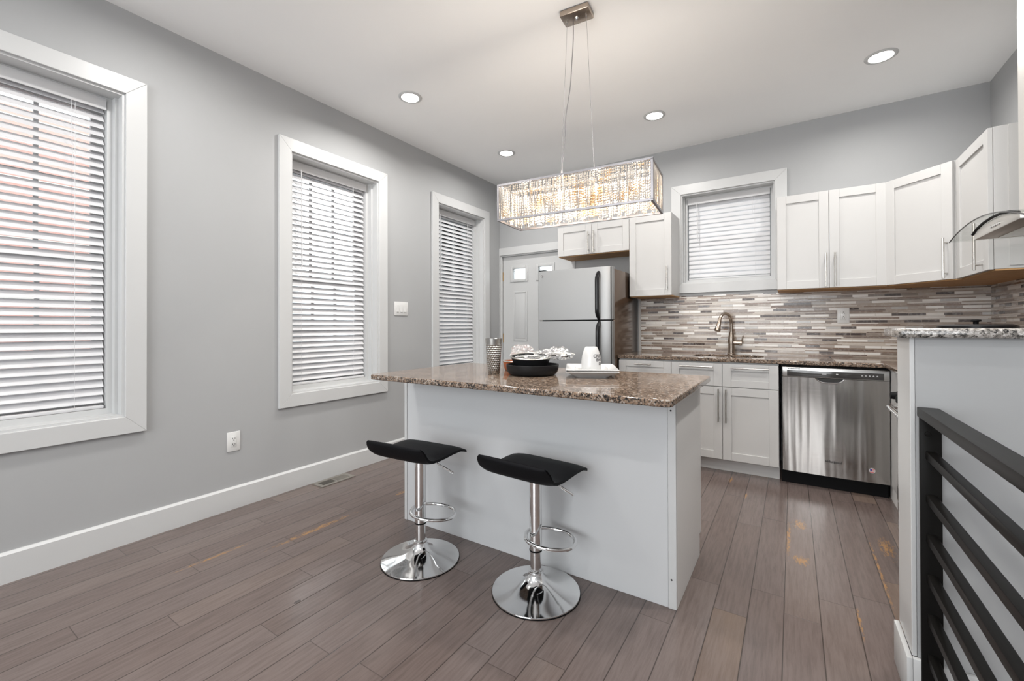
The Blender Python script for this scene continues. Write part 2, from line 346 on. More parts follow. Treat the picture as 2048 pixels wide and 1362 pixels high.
def wall_cells(bm, axis, lo, hi, us, vs, holes):
    """slab with rectangular holes; axis 'x' -> (y,z) plane, 'y' -> (x,z), 'z' -> (x,y)"""
    us = sorted(set(us) | {h[i] for h in holes for i in (0, 1)}); vs = sorted(set(vs) | {h[i] for h in holes for i in (2, 3)})
    mk = {'x': lambda u, v, w: (w, u, v), 'y': lambda u, v, w: (u, w, v), 'z': lambda u, v, w: (u, v, w)}[axis]
    solid = lambda i, j: 0 <= i < len(us) - 1 and 0 <= j < len(vs) - 1 and not any(h[0] - 1e-6 < (us[i] + us[i + 1]) / 2 < h[1] + 1e-6 and h[2] - 1e-6 < (vs[j] + vs[j + 1]) / 2 < h[3] + 1e-6 for h in holes)
    t = bmesh.new(); F = lambda q: t.faces.new([t.verts.new(mk(*p)) for p in q])
    for i in range(len(us) - 1):
        for j in range(len(vs) - 1):
            if not solid(i, j): continue
            a, b, c, d = us[i], us[i + 1], vs[j], vs[j + 1]
            F([(a, c, lo), (b, c, lo), (b, d, lo), (a, d, lo)]); F([(a, c, hi), (b, c, hi), (b, d, hi), (a, d, hi)])
            if not solid(i - 1, j): F([(a, c, lo), (a, d, lo), (a, d, hi), (a, c, hi)])
            if not solid(i + 1, j): F([(b, c, lo), (b, d, lo), (b, d, hi), (b, c, hi)])
            if not solid(i, j - 1): F([(a, c, lo), (b, c, lo), (b, c, hi), (a, c, hi)])
            if not solid(i, j + 1): F([(a, d, lo), (b, d, lo), (b, d, hi), (a, d, hi)])
    bmesh.ops.remove_doubles(t, verts=t.verts[:], dist=1e-5); bmesh.ops.recalc_face_normals(t, faces=t.faces[:]); return merge(bm, t)
def text_bm(s, size, extrude=0.0006, shear=0.0, bold=0.0):
    cu = bpy.data.curves.new('t', 'FONT'); cu.body = s; cu.size = size; cu.extrude = extrude; cu.shear = shear; cu.offset = bold; cu.align_x = 'CENTER'; cu.align_y = 'CENTER'
    o = bpy.data.objects.new('t', cu); COL.objects.link(o); dg = bpy.context.evaluated_depsgraph_get(); dg.update()
    me = bpy.data.meshes.new_from_object(o.evaluated_get(dg)); b = bmesh.new(); b.from_mesh(me)
    bpy.data.objects.remove(o); bpy.data.curves.remove(cu); bpy.data.meshes.remove(me); return b

# ------------------------------------------------------------------ object helpers
PM = {}
def obj(name, bm, mat, parent=None, smooth=0.6, local=False, label=None, kind=None):
    me = bpy.data.meshes.new(name); bm.to_mesh(me); bm.free()
    for m_ in (mat if isinstance(mat, (list, tuple)) else [mat]): me.materials.append(M[m_])
    if smooth:
        for p in me.polygons: p.use_smooth = True
        me.set_sharp_from_angle(angle=smooth)
    o = bpy.data.objects.new(name, me); COL.objects.link(o)
    if parent is not None:
        o.parent = parent
        if not local and parent.name in PM: o.matrix_parent_inverse = PM[parent.name].inverted()
    if label: o['label'] = label
    if kind: o['kind'] = kind
    return o
def tag(o, label, cat, group=None):
    o['label'] = label; o['category'] = cat
    if group: o['group'] = group
    return o
def thing(name, label, cat, loc=(0, 0, 0), rz=0.0, group=None):
    o = bpy.data.objects.new(name, None); COL.objects.link(o); o.empty_display_size = 0.1
    o.location = loc; o.rotation_euler = (0, 0, rz)
    PM[o.name] = Matrix.Translation(loc) @ Matrix.Rotation(rz, 4, 'Z')
    return tag(o, label, cat, group)
def dup(root, loc, rz, label):
    r = root.copy(); COL.objects.link(r); r.location = loc; r.rotation_euler = (0, 0, rz); r['label'] = label
    PM[r.name] = Matrix.Translation(loc) @ Matrix.Rotation(rz, 4, 'Z')
    for ch in list(root.children):
        c = ch.copy(); COL.objects.link(c); c.parent = r
        for g in list(ch.children):
            d = g.copy(); COL.objects.link(d); d.parent = c
    return r
def struct(name, bm, mat, smooth=0.0):
    return obj(name, bm, mat, None, smooth, kind='structure')
def part_of(o, kind='structure'): o['kind'] = kind; return o

# ================================================================== ROOM SHELL
TW = 0.28                                # wall thickness
YR = -7.9                                # rear wall
WIN = [(-4.40, -3.605), (-2.678, -1.890), (-1.130, -0.340)]     # openings in the left wall
WZ0, WZ1 = 0.69, 2.442
struct('floor', wall_cells(B(), 'z', -0.12, 0.0, (-TW, W + TW), (YR - 0.2, TW), []), 'floor_boards')
struct('ceiling', wall_cells(B(), 'z', H, H + 0.15, (-TW, W + TW), (YR - 0.2, TW), []), 'ceiling_paint')
struct('wall_left', wall_cells(B(), 'x', -TW, 0, (YR, 0.0), (0, H), [(a, b, WZ0, WZ1) for a, b in WIN]), 'wall_paint')
BW = (2.143, 2.924, 1.578, 2.443)        # back window opening
DR = (0.012, 0.936, -0.001, 2.045)       # back door opening
struct('wall_back', wall_cells(B(), 'y', 0, TW, (-TW, W + TW), (0, H), [BW, DR]), 'wall_paint')
struct('wall_right', wall_cells(B(), 'x', W, W + TW, (YR, 0.0), (0, H), []), 'wall_paint')
RW = (0.45, 3.75, 0.55, 2.7)  # opening added for the rear fill light
struct('wall_rear', wall_cells(B(), 'y', YR - 0.2, YR, (-TW, W + TW), (0, H), [RW]), 'wall_paint')
# baseboards
def baseboard(name, bm): return struct(name, bm, 'white_trim', 0.5)
def bb_profile(t_, h): return [(0, 0), (t_, 0), (t_, h - 0.012), (t_ * 0.45, h), (0, h)]
baseboard('baseboard_left', prism(B(), bb_profile(0.016, 0.142), 'y', YR, -0.0))
bm = B(); box(bm, 3.338, 3.353, -2.637, -2.43, 0, 0.142, 0.003); box(bm, 3.353, W, -2.637, -2.621, 0, 0.142, 0.003)
baseboard('baseboard_half_wall', bm)
baseboard('baseboard_right', box(B(), W - 0.016, W - 0.0005, YR, -2.64, 0, 0.142))

# half wall beside the railing
struct('wall_half', box(B(), 3.366, W, -2.62, -2.432, 0, 1.132), 'wall_paint')
struct('trim_1', box(B(), 3.353, 3.3655, -2.621, -2.431, 0.142, 1.132, 0.002), 'white_trim')
o = obj('ledge_top', xf(box(B(), 3.322, W - 0.002, -2.66, -2.395, 1.1325, 1.161, 0.008, 3), Matrix()), 'granite_ledge')
tag(o, 'speckled grey granite ledge capping the half wall above the black railing', 'granite ledge')

# window builder in local frame: u along wall (to the right seen from the room), z up, d = depth into wall (positive outwards)
def to_left(y0):   # u=0 at y0, wall plane x=0, outward is -x
    return Matrix(((0, -1, 0, 0), (1, 0, 0, y0), (0, 0, 1, 0), (0, 0, 0, 1)))
def to_back(x0):
    return Matrix(((1, 0, 0, x0), (0, 1, 0, 0), (0, 0, 1, 0), (0, 0, 0, 1)))
def window(name, mat, w, z0, z1, cas, casb, muntins, blind_label, tilt, twist, gap=0.055, vdepth=0.0):
    T = lambda b: xf(b, mat)
    root = obj(name, B(), 'white_trim', None, 0, kind='structure')       # casing mesh filled below
    bm = B()
    c = cas
    # mitred picture-frame casing, 22 mm proud of the wall
    for poly in ([(-c, z0 - casb), (w + c, z0 - casb), (w, z0), (0, z0)], [(0, z1), (w, z1), (w + c, z1 + c), (-c, z1 + c)],
                 [(-c, z0 - casb), (0, z0), (0, z1), (-c, z1 + c)], [(w, z0), (w + c, z0 - casb), (w + c, z1 + c), (w, z1)]):
        prism(bm, poly, 'y', -0.022, -0.0005, 0.002)
    # jamb liners
    e = 0.012
    box(bm, 0, e, -0.006, 0.27, z0, z1); box(bm, w - e, w, -0.006, 0.27, z0, z1)
    box(bm, e, w - e, -0.006, 0.27, z0, z0 + e); box(bm, e, w - e, -0.006, 0.27, z1 - e, z1)
    # stepped inner frame
    g = gap - 0.008
    box(bm, e, g * 0.55, 0.055, 0.26, z0 + e, z1 - e); box(bm, w - g * 0.55, w - e, 0.055, 0.26, z0 + e, z1 - e)
    box(bm, e, g, 0.10, 0.26, z0 + e, z1 - e); box(bm, w - g, w - e, 0.10, 0.26, z0 + e, z1 - e)
    box(bm, g, w - g, 0.10, 0.26, z0 + e, z0 + e + 0.03); box(bm, g, w - g, 0.10, 0.26, z1 - e - 0.02, z1 - e)
    T(bm); bm.to_mesh(root.data); bm.free()
    # sashes
    zm = (z0 + z1) / 2 - 0.02
    for (a, b, d0) in ((z0 + 0.042, zm + 0.022, 0.178), (zm - 0.022, z1 - 0.032, 0.205)):
        s = B(); r = 0.042; box(s, g, g + r, d0, d0 + 0.026, a, b); box(s, w - g - r, w - g, d0, d0 + 0.026, a, b)
        box(s, g + r, w - g - r, d0, d0 + 0.026, a, a + r); box(s, g + r, w - g - r, d0, d0 + 0.026, b - r, b)
        for k in range(1, muntins + 1):
            u = g + r + (w - 2 * g - 2 * r) * k / (muntins + 1); box(s, u - 0.009, u + 0.009, d0 + 0.004, d0 + 0.022, a + r, b - r)
        if muntins: box(s, g + r, w - g - r, d0 + 0.005, d0 + 0.021, (a + b) / 2 - 0.009, (a + b) / 2 + 0.009)
        so = obj('sash', T(s), 'white_trim', root, 0)
        obj('pane', T(box(B(), g + r, w - g - r, d0 + 0.011, d0 + 0.015, a + r, b - r)), 'window_glass', so, 0)
    # blind, hung inside the frame
    Mloc = mat @ Matrix.Translation((0, 0.0, z0))
    th = thing('window_blind', blind_label, 'window blind', tuple(mat @ Vector((w / 2, 0.13, z1 - 0.03))))
    u0, u1 = gap, w - gap; db = 0.135; top = z1 - 0.022; hr = 0.062
    b = B(); box(b, u0 - 0.004, u1 + 0.004, db - 0.045, db - 0.037, top - hr, top, 0.003); box(b, u0, u1, db - 0.037, db + 0.02, top - 0.045, top)
    obj('headrail', T(b), 'blind_white', th)
    zb = z0 + 0.095; pitch = 0.0425; n = int((top - 0.05 - zb) / pitch); s = B(); hw = 0.025
    for k in range(n + 1):
        zc = zb + (top - 0.055 - zb) * k / n
        tl = tilt + random.uniform(-1, 1) * twist; ca, sa = math.cos(tl), math.sin(tl)
        prof = []
        for q in (-1, -0.33, 0.33, 1):
            prof.append((q * hw, 0.003 * (1 - q * q)))
        ring = [(db + a * ca - h_ * sa * -1 * 0 + 0, zc + a * sa + h_) for a, h_ in prof] + [(db + a * ca, zc + a * sa + h_ - 0.0026) for a, h_ in reversed(prof)]
        prism(s, ring, 'x', u0, u1)
    obj('slats', T(s), 'blind_white', th, 0.4)
    obj('bottom_rail', T(box(B(), u0, u1, db - 0.026, db + 0.026, zb - 0.052, zb - 0.034, 0.004)), 'blind_white', th)
    wd_ = u1 - u0
    for q in (0.14, 0.83):
        for dd in (-0.0275, 0.0275):
            obj('ladder_cord', T(tube(B(), [(u0 + wd_ * q, db + dd, zb - 0.04), (u0 + wd_ * q, db + dd, top - 0.05)], 0.0011, 6)), 'blind_white', th)
    obj('tilt_wand', T(tube(B(), [(u0 + wd_ * 0.12, db - 0.05, top - 0.05), (u0 + wd_ * 0.12 + 0.004, db - 0.052, top - 0.05 - (z1 - z0) * 0.42)], 0.0042, 8)), 'blind_white', th)
    obj('lift_cord', T(tube(B(), [(u0 + wd_ * 0.80, db - 0.05, top - 0.06), (u0 + wd_ * 0.81, db - 0.05, top - 0.06 - (z1 - z0) * 0.18)], 0.0014, 6)), 'blind_white', th)
    return root
BL = 'white slatted blind in the '
window('window_1', to_left(WIN[0][0]), WIN[0][1] - WIN[0][0], WZ0, WZ1, 0.092, 0.092, 2, 'white slatted blind in the nearest window at the left edge, red brick between its slats', math.radians(49), 0.03)
window('window_2', to_left(WIN[1][0]), WIN[1][1] - WIN[1][0], WZ0, WZ1, 0.092, 0.092, 2, 'white slatted blind in the middle left-wall window beside the double light switch', math.radians(49), 0.03)
window('window_3', to_left(WIN[2][0]), WIN[2][1] - WIN[2][0], WZ0, WZ1, 0.092, 0.092, 2, 'white slatted blind in the far left-wall window next to the corner with the door', math.radians(49), 0.03)
window('window_4', to_back(BW[0]), BW[1] - BW[0], BW[2], BW[3], 0.090, 0.090, 1, 'small closed white blind in the window above the kitchen sink', math.radians(71), 0.02, gap=0.045)

# unseen window frame added behind the viewpoint to carry the fill light
bm = B(); x0, x1, z0, z1 = RW
for a, b in ((x0, x0 + 0.06), (x1 - 0.06, x1), ((x0 + x1) / 2 - 0.05, (x0 + x1) / 2 + 0.05)): box(bm, a, b, YR - 0.12, YR + 0.012, z0, z1)
box(bm, x0, x1, YR - 0.12, YR + 0.012, z0, z0 + 0.06); box(bm, x0, x1, YR - 0.12, YR + 0.012, z1 - 0.06, z1)
wr = struct('window_added_rear', bm, 'white_trim')

# back door
d = obj('door_1', wall_cells(B(), 'y', 0.035, 0.078, (0.026, 0.922), (0.006, 2.030), [(0.167, 0.351, 1.749, 1.876), (0.529, 0.711, 1.749, 1.876)]), 'white_trim', None, 0, kind='structure')
bm = B(); box(bm, 0.0, 0.905 + 0.115, -0.020, -0.0005, 2.045, 2.137, 0.002)      # header casing
box(bm, 0.0005, 0.012, -0.016, 0.12, 0, 2.045); box(bm, 0.012, 0.024, 0.0, 0.033, 0, 2.045); box(bm, 0.936, 1.02, -0.018, -0.0005, 0, 2.045, 0.002); box(bm, 0.924, 0.936, 0.0, 0.12, 0, 2.045)
box(bm, 0.024, 0.924, 0.0, 0.12, 2.033, 2.045)
obj('door_casing', bm, 'white_trim', d, 0)
for a, b in ((0.133, 0.385), (0.495, 0.745)):
    bm = B(); r = 0.034; y0, y1 = 0.022, 0.0345; zt, zb = 1.910, 1.715
    for q in ((a, a + r, zb, zt), (b - r, b, zb, zt), (a + r, b - r, zb, zb + r), (a + r, b - r, zt - r, zt)): box(bm, q[0], q[1], y0, y1, q[2], q[3], 0.004)
    for k in range(10):
        u = a + 0.012 + (b - a - 0.024) * (k % 5) / 4; z = zb + 0.016 if k < 5 else zt - 0.016
        lathe(bm, [(0.0, 0.0024), (0.0055, 0.0006), (0.006, -0.001)], 8, Matrix.Translation((u, y0, z)) @ Matrix.Rotation(PI / 2, 4, 'X'))
    lf = obj('lite_frame', bm, 'white_trim', d)
    obj('pane', box(B(), a + r - 0.0, b - r, 0.052, 0.056, zb + r, zt - r), 'window_glass', lf, 0)
    bm = tube(B(), [(a + r, 0.050, zt - r - 0.02), (b - r, 0.050, zb + r + 0.03)], 0.0022, 6); tube(bm, [(a + r + 0.025, 0.050, zt - r), (a + r + 0.025, 0.050, zb + r)], 0.0022, 6)
    obj('leading', bm, 'nickel', lf)
for a, b, z0, z1 in ((0.176, 0.372, 0.995, 1.600), (0.535, 0.731, 0.995, 1.600), (0.176, 0.372, 0.22, 0.80), (0.535, 0.731, 0.22, 0.80)):
    bm = B(); r = 0.018
    for q in ((a, a + r, z0, z1), (b - r, b, z0, z1), (a + r, b - r, z0, z0 + r), (a + r, b - r, z1 - r, z1)): box(bm, q[0], q[1], 0.0275, 0.0352, q[2], q[3], 0.004)
    box(bm, a + 0.03, b - 0.03, 0.0305, 0.0352, z0 + 0.03, z1 - 0.03, 0.003)
    obj('door_panel', bm, 'white_trim', d)
for z in (1.79, 1.03, 0.26):
    bm = B(); box(bm, 0.006, 0.030, 0.0245, 0.0335, z - 0.055, z + 0.055); tube(bm, [(0.017, 0.020, z - 0.057), (0.017, 0.020, z + 0.057)], 0.007, 10)
    obj('hinge', bm, 'brass', d)

# backsplash
sp = struct('mosaic_tiling', wall_cells(B(), 'y', -0.009, -0.0005, (1.748, W - 0.0005), (0.9155, 1.4605), [(2.05, 2.99, 1.4606, 1.5)]), 'mosaic_tile')
tag(sp, 'mosaic strip tile backsplash behind the sink and dishwasher worktop', 'backsplash'); del sp['kind']
sp = struct('mosaic_tiling', box(B(), W - 0.009, W - 0.0005, -2.43, -0.0105, 0.9155, 1.4585), 'mosaic_tile_side')
tag(sp, 'darker mosaic strip tile on the right wall beside the corner', 'backsplash'); del sp['kind']
struct('trim_2', box(B(), 1.728, 1.7475, -0.012, -0.0005, 0.9155, 1.4605), 'brick_mortar')

# neighbour outside the left windows
nb = thing('brick_building', 'red brick and pale neighbouring house glimpsed through the slats of the left windows', 'building', (-3.2, -3.0, -0.6))
obj('wall', box(B(), -3.4, -2.9, -5.1, -2.9, -0.6, 3.2), 'brick_red', nb, 0)
obj('siding', box(B(), -3.4, -3.0, -2.9, 3.2, -0.6, 2.0), 'pale_siding', nb, 0)
obj('band', box(B(), -2.93, -2.86, -5.1, 3.2, -0.6, 0.75), 'outside_concrete', nb, 0)
struct('ground_outside', box(B(), -9, -TW - 0.01, -12, 6, -0.8, -0.6), 'outside_concrete')

# ================================================================== CABINETS
def shaker(bm, x0, x1, z0, z1, y, th=0.02, rail=0.062, rec=0.009):
    """shaker door/drawer front in x-z plane, front face at y (facing -y)"""
    r = min(rail, (z1 - z0) * 0.3)
    t = bmesh.new(); box(t, x0, x0 + rail, y, y + th, z0, z1, 0.0015, 1); box(t, x1 - rail, x1, y, y + th, z0, z1, 0.0015, 1)
    box(t, x0 + rail, x1 - rail, y, y + th, z0, z0 + r, 0.0015, 1); box(t, x0 + rail, x1 - rail, y, y + th, z1 - r, z1, 0.0015, 1)
    box(t, x0 + rail - 0.002, x1 - rail + 0.002, y + rec, y + th, z0 + r - 0.002, z1 - r + 0.002)
    return merge(bm, t)
def pull(bm, p, L, axis, out, r=0.006, stand=0.032):
    """bar pull centred at p (on the door face) ; axis unit vec of bar, out unit vec away from the door"""
    p, a, o_ = Vector(p), Vector(axis), Vector(out)
    c = p + o_ * stand
    tube(bm, [c - a * L / 2, c + a * L / 2], r, 12)
    for s in (-1, 1): q = p + a * s * (L / 2 - 0.03); tube(bm, [q - o_ * 0.0005, q + o_ * stand], r * 0.8, 10)
    return bm
def carcass(bm, x0, x1, y0, y1, z0, z1): return box(bm, x0, x1, y0, y1, z0, z1, 0.001, 1)
UZ0, UZ1 = 1.459, 2.206
def upper(label, x0, x1, z0, z1, doors, pulls, under=True):
    th = thing('wall_cabinet', label, 'kitchen cabinet', ((x0 + x1) / 2, -0.16, z0))
    obj('carcass', carcass(B(), x0, x1, -0.325, -0.001, z0 + 0.004, z1), 'cabinet_white', th)
    obj('underside', box(B(), x0 + 0.002, x1 - 0.002, -0.322, -0.003, z0 - 0.004, z0 + 0.0035), 'raw_wood', th, 0, label='bare wood underside')
    n = len(doors)
    for (a, b), pp in zip(doors, pulls):
        dd = obj('door', shaker(B(), a + 0.0015, b - 0.0015, z0 + 0.002, z1 - 0.002, -0.346), 'cabinet_white', th)
        x, zc, L = pp
        obj('handle', pull(B(), (x, -0.346, zc), L, (0, 0, 1), (0, -1, 0)), 'nickel', dd)
    return th
upper('short white two-door cabinet above the refrigerator', 0.975, 1.736, 1.900, UZ1, [(0.975, 1.352), (1.352, 1.736)], [(1.325, 2.018, 0.215), (1.382, 2.018, 0.215)])
upper('narrow tall white single-door cabinet between the refrigerator and the sink window', 1.737, 2.126, 1.452, 2.212, [(1.737, 2.126)], [(2.088, 1.610, 0.225)])
upper('white two-door wall cabinet right of the sink window', 2.944, 3.624, UZ0, UZ1, [(2.944, 3.284), (3.284, 3.624)], [(3.262, 1.596, 0.255), (3.318, 1.596, 0.255)])
# diagonal corner cabinet
th = thing('wall_cabinet', 'angled white corner cabinet between the two-door cabinet and the hood', 'kitchen cabinet', (4.0, -0.25, UZ0))
A_, B_ = Vector((3.6265, -0.327, 0)), Vector((3.909, -0.647, 0))
poly = [(3.6265, -0.001), (W - 0.001, -0.001), (W - 0.001, -0.647), (3.909, -0.647), (3.6265, -0.327)]
obj('carcass', prism(B(), poly, 'z', UZ0 + 0.004, UZ1), 'cabinet_white', th, 0)
obj('underside', prism(B(), [(3.63, -0.003), (W - 0.003, -0.003), (W - 0.003, -0.644), (3.91, -0.644), (3.63, -0.325)], 'z', UZ0 - 0.004, UZ0 + 0.0035), 'raw_wood', th, 0, label='bare wood underside')
dv = (B_ - A_); Ld = dv.length; dv.normalize(); nrm = Vector((dv.y, -dv.x, 0))
if nrm.y > 0: nrm = -nrm
MD = Matrix(((dv.x, -nrm.x, 0, A_.x), (dv.y, -nrm.y, 0, A_.y), (0, 0, 1, 0), (0, 0, 0, 1)))
dd = obj('door', xf(shaker(B(), 0.004, Ld - 0.004, UZ0 + 0.002, UZ1 - 0.002, -0.021), MD), 'cabinet_white', th)
obj('handle', xf(pull(B(), (Ld - 0.034, -0.021, 1.596), 0.255, (0, 0, 1), (0, -1, 0)), MD), 'nickel', dd)
# right wall cabinet (faces -x)
th = thing('wall_cabinet', 'white single-door cabinet on the right wall behind the glass hood', 'kitchen cabinet', (4.08, -0.92, UZ0))
obj('carcass', carcass(B(), 3.931, W - 0.001, -1.176, -0.649, UZ0 + 0.004, UZ1), 'cabinet_white', th)
obj('side_panel', box(B(), 3.985, W - 0.004, -1.181, -1.1765, UZ0 + 0.02, UZ1 - 0.0), 'cabinet_white', th, 0)
obj('underside', box(B(), 3.934, W - 0.003, -1.174, -0.651, UZ0 - 0.004, UZ0 + 0.0035), 'raw_wood', th, 0, label='bare wood underside')
MR = Matrix(((0, 1, 0, 3.9095), (-1, 0, 0, -0.651), (0, 0, 1, 0), (0, 0, 0, 1)))     # local x -> -y, local -y -> -x
dd = obj('door', xf(shaker(B(), 0.002, 0.524, UZ0 + 0.002, UZ1 - 0.002, 0.0), MR), 'cabinet_white', th)
obj('handle', xf(pull(B(), (0.44, 0.0, 1.596), 0.255, (0, 0, 1), (0, -1, 0)), MR), 'nickel', dd)

# base cabinets
CZ = 0.885
def base(label, x0, x1, fronts, hollow=False):
    th = thing('base_cabinet', label, 'kitchen cabinet', ((x0 + x1) / 2, -0.3, 0))
    bm = B()
    if hollow:
        for q in ((x0, x0 + 0.018, -0.618, -0.012, 0.10, CZ - 0.001), (x1 - 0.018, x1, -0.618, -0.012, 0.10, CZ - 0.001), (x0 + 0.018, x1 - 0.018, -0.618, -0.012, 0.10, 0.118), (x0 + 0.018, x1 - 0.018, -0.03, -0.012, 0.118, CZ - 0.001), (x0 + 0.018, x1 - 0.018, -0.618, -0.60, 0.118, CZ - 0.001)): box(bm, *q)
    else: carcass(bm, x0, x1, -0.618, -0.012, 0.10, CZ - 0.001)
    obj('carcass', bm, 'cabinet_white', th)
    obj('toe_kick', box(B(), x0, x1, -0.545, -0.5, 0.0, 0.0995), 'lifted_white', th, 0)
    for nm, a, b, z0, z1, ax, cx, cz, L in fronts:
        dd = obj(nm, shaker(B(), a + 0.0015, b - 0.0015, z0, z1, -0.640), 'cabinet_white', th)
        obj('handle', pull(B(), (cx, -0.640, cz), L, (1, 0, 0) if ax == 'h' else (0, 0, 1), (0, -1, 0)), 'nickel', dd)
    return th
base('white base cabinet beside the refrigerator, its narrow drawer with a short handle', 1.732, 2.185, [('drawer', 1.732, 2.185, 0.690, 0.872, 'h', 1.953, 0.842, 0.145), ('door', 1.732, 2.185, 0.112, 0.685, 'v', 2.14, 0.54, 0.26)])
base('white sink base cabinet with two drawer fronts and two doors left of the dishwasher', 2.1855, 2.957, [('drawer', 2.1855, 2.575, 0.690, 0.872, 'h', 2.380, 0.842, 0.26), ('drawer', 2.575, 2.957, 0.690, 0.872, 'h', 2.765, 0.842, 0.26),
     ('door', 2.1855, 2.576, 0.112, 0.685, 'v', 2.549, 0.540, 0.262), ('door', 2.576, 2.957, 0.112, 0.685, 'v', 2.603, 0.540, 0.262)], True)
th = thing('base_cabinet', 'white corner base cabinet, a narrow strip of it between the dishwasher and the range', 'kitchen cabinet', (3.9, -0.6, 0))
bm = B(); carcass(bm, 3.594, W - 0.012, -1.262, -0.64, 0.10, CZ - 0.001); carcass(bm, 3.594, W - 0.012, -0.64, -0.012, 0.10, CZ - 0.001)
obj('carcass', bm, 'cabinet_white', th)
obj('toe_kick', box(B(), 3.600, 3.66, -1.25, -0.545, 0.0, 0.0995), 'lifted_white', th, 0)

# worktop with sink cut-out (L-shaped)
bm = plate_hole(B(), 1.722, 3.30, -0.652, -0.0105, CZ, 0.915, rrect(2.31, 2.845, -0.50, -0.15, 0.12, 8))
box(bm, 3.30, W - 0.0105, -0.652, -0.0105, CZ, 0.915)
pl = rrect(3.56, W - 0.0105, -1.264, -0.6521, 0.004, 1)
prism(bm, pl, 'z', CZ, 0.915)
o = obj('kitchen_worktop', bm, 'granite_brown', None, 0.5)
bv = o.modifiers.new('edge', 'BEVEL'); bv.width = 0.006; bv.segments = 2; bv.limit_method = 'ANGLE'; bv.angle_limit = 1.2
tag(o, 'brown speckled granite worktop along the back wall with the sink set in it', 'worktop')

# sink
th = thing('sink', 'steel undermount sink in the granite worktop under the faucet', 'sink', (2.578, -0.325, 0.70))
bm = B(); hole = rrect(2.300, 2.855, -0.51, -0.14, 0.125, 8)
t_ = bmesh.new(); rings = []
for ins, z in ((0.0, CZ - 0.001), (0.012, CZ - 0.01), (0.02, 0.74), (0.06, 0.71)):
    cx, cy = 2.5775, -0.325
    rings.append([t_.verts.new((cx + (x - cx) * (1 - ins / 0.28), cy + (y - cy) * (1 - ins / 0.18), z)) for x, y in hole])
for a, b in zip(rings, rings[1:]):
    for i in range(len(a)): j = (i + 1) % len(a); t_.faces.new((a[i], a[j], b[j], b[i]))
t_.faces.new(rings[-1]); bmesh.ops.recalc_face_normals(t_, faces=t_.faces[:]); merge(bm, t_)
obj('basin', bm, 'stainless', th)
obj('drain', lathe(B(), [(0.0, 0.7125), (0.035, 0.713), (0.042, 0.7115)], 24, Matrix.Translation((2.578, -0.30, 0))), 'chrome', th)
# faucet
th = thing('faucet', 'brushed nickel gooseneck faucet rising behind the sink', 'faucet', (2.583, -0.085, 0.915))
fb = Vector((2.583, -0.085, 0.915)); sd = Vector((-0.40, -0.92, 0)).normalized()
obj('base', lathe(B(), [(0.034, 0.0), (0.034, 0.006), (0.027, 0.012), (0.026, 0.09), (0.029, 0.12), (0.024, 0.165), (0.0165, 0.20), (0.0165, 0.205)], 28, Matrix.Translation(fb)), 'warm_nickel', th)
pts = [fb + Vector((0, 0, 0.2)), fb + Vector((0, 0, 0.27))]
for k in range(0, 13):
    a = PI * k / 12 * 0.92; pts.append(fb + Vector((0, 0, 0.275)) + sd * (0.095 * (1 - math.cos(a))) + Vector((0, 0, 0.092 * math.sin(a))))
obj('spout', tube(B(), pts, 0.0135, 16), 'warm_nickel', th)
e0 = pts[-1]; ed_ = (pts[-1] - pts[-2]).normalized()
obj('spray_head', tube(B(), [e0 - ed_ * 0.004, e0 + ed_ * 0.02, e0 + ed_ * 0.085, e0 + ed_ * 0.092], [0.0145, 0.016, 0.0255, 0.023], 18), 'warm_nickel', th)
bm = tube(B(), [fb + Vector((0.018, 0, 0.108)), fb + Vector((0.085, 0, 0.103))], [0.021, 0.023], 18)
lv = obj('lever', tube(B(), [fb + Vector((0.082, 0, 0.11)), fb + Vector((0.094, -0.004, 0.165)), fb + Vector((0.094, -0.004, 0.172))], [0.007, 0.006, 0.004], 10), 'warm_nickel', th)
obj('lever_hub', bm, 'warm_nickel', th)

# dishwasher
th = thing('dishwasher', 'stainless steel dishwasher with wavy reflections between white cabinets', 'dishwasher', (3.28, -0.3, 0))
DX0, DX1, DYF = 2.980, 3.588, -0.640
bm = B(); n = 14; t_ = bmesh.new(); cols = []
for i in range(n + 1):
    u = i / n; y = DYF - 0.010 * math.sin(PI * u) ** 0.8 if 0 < u < 1 else DYF
    cols.append([t_.verts.new((DX0 + (DX1 - DX0) * u, yy_, z)) for yy_, z in ((y, 0.105), (y, 0.795), (DYF + 0.035, 0.795), (DYF + 0.035, 0.105))])
for a, b in zip(cols, cols[1:]):
    for k in range(4): t_.faces.new((a[k], a[(k + 1) % 4], b[(k + 1) % 4], b[k]))
t_.faces.new(cols[0]); t_.faces.new(cols[-1]); bmesh.ops.recalc_face_normals(t_, faces=t_.faces[:]); merge(bm, t_)
dwd = obj('door', bm, 'stainless_door', th, 0.5)
obj('tub', box(B(), DX0 - 0.006, DX1 - 0.004, DYF + 0.036, -0.02, 0.101, 0.878), 'black_plastic', th, 0, label='dark recess around the door')
cp = obj('control_panel', box(B(), DX0, DX1, DYF - 0.010, DYF + 0.035, 0.797, 0.868, 0.004), 'stainless', th)
obj('display_strip', box(B(), DX0 + 0.03, DX1 - 0.03, DYF - 0.0112, DYF - 0.0098, 0.802, 0.846, 0.0004), 'slate_glass', cp, label='dark control strip')
bm = B()
for k in range(9): box(bm, DX0 + 0.036 + k * 0.0085, DX0 + 0.042 + k * 0.0085, DYF - 0.0112, DYF - 0.0098, 0.853, 0.860)
obj('vent_slots', bm, 'dark_slot', cp, 0)
for k in range(5): obj('button', box(box(B(), DX1 - 0.15 + k * 0.02, DX1 - 0.139 + k * 0.02, DYF - 0.0118, DYF - 0.011, 0.823, 0.826), DX1 - 0.148 + k * 0.02, DX1 - 0.142 + k * 0.02, DYF - 0.0118, DYF - 0.011, 0.8262, 0.831), 'grey_print', cp, 0)
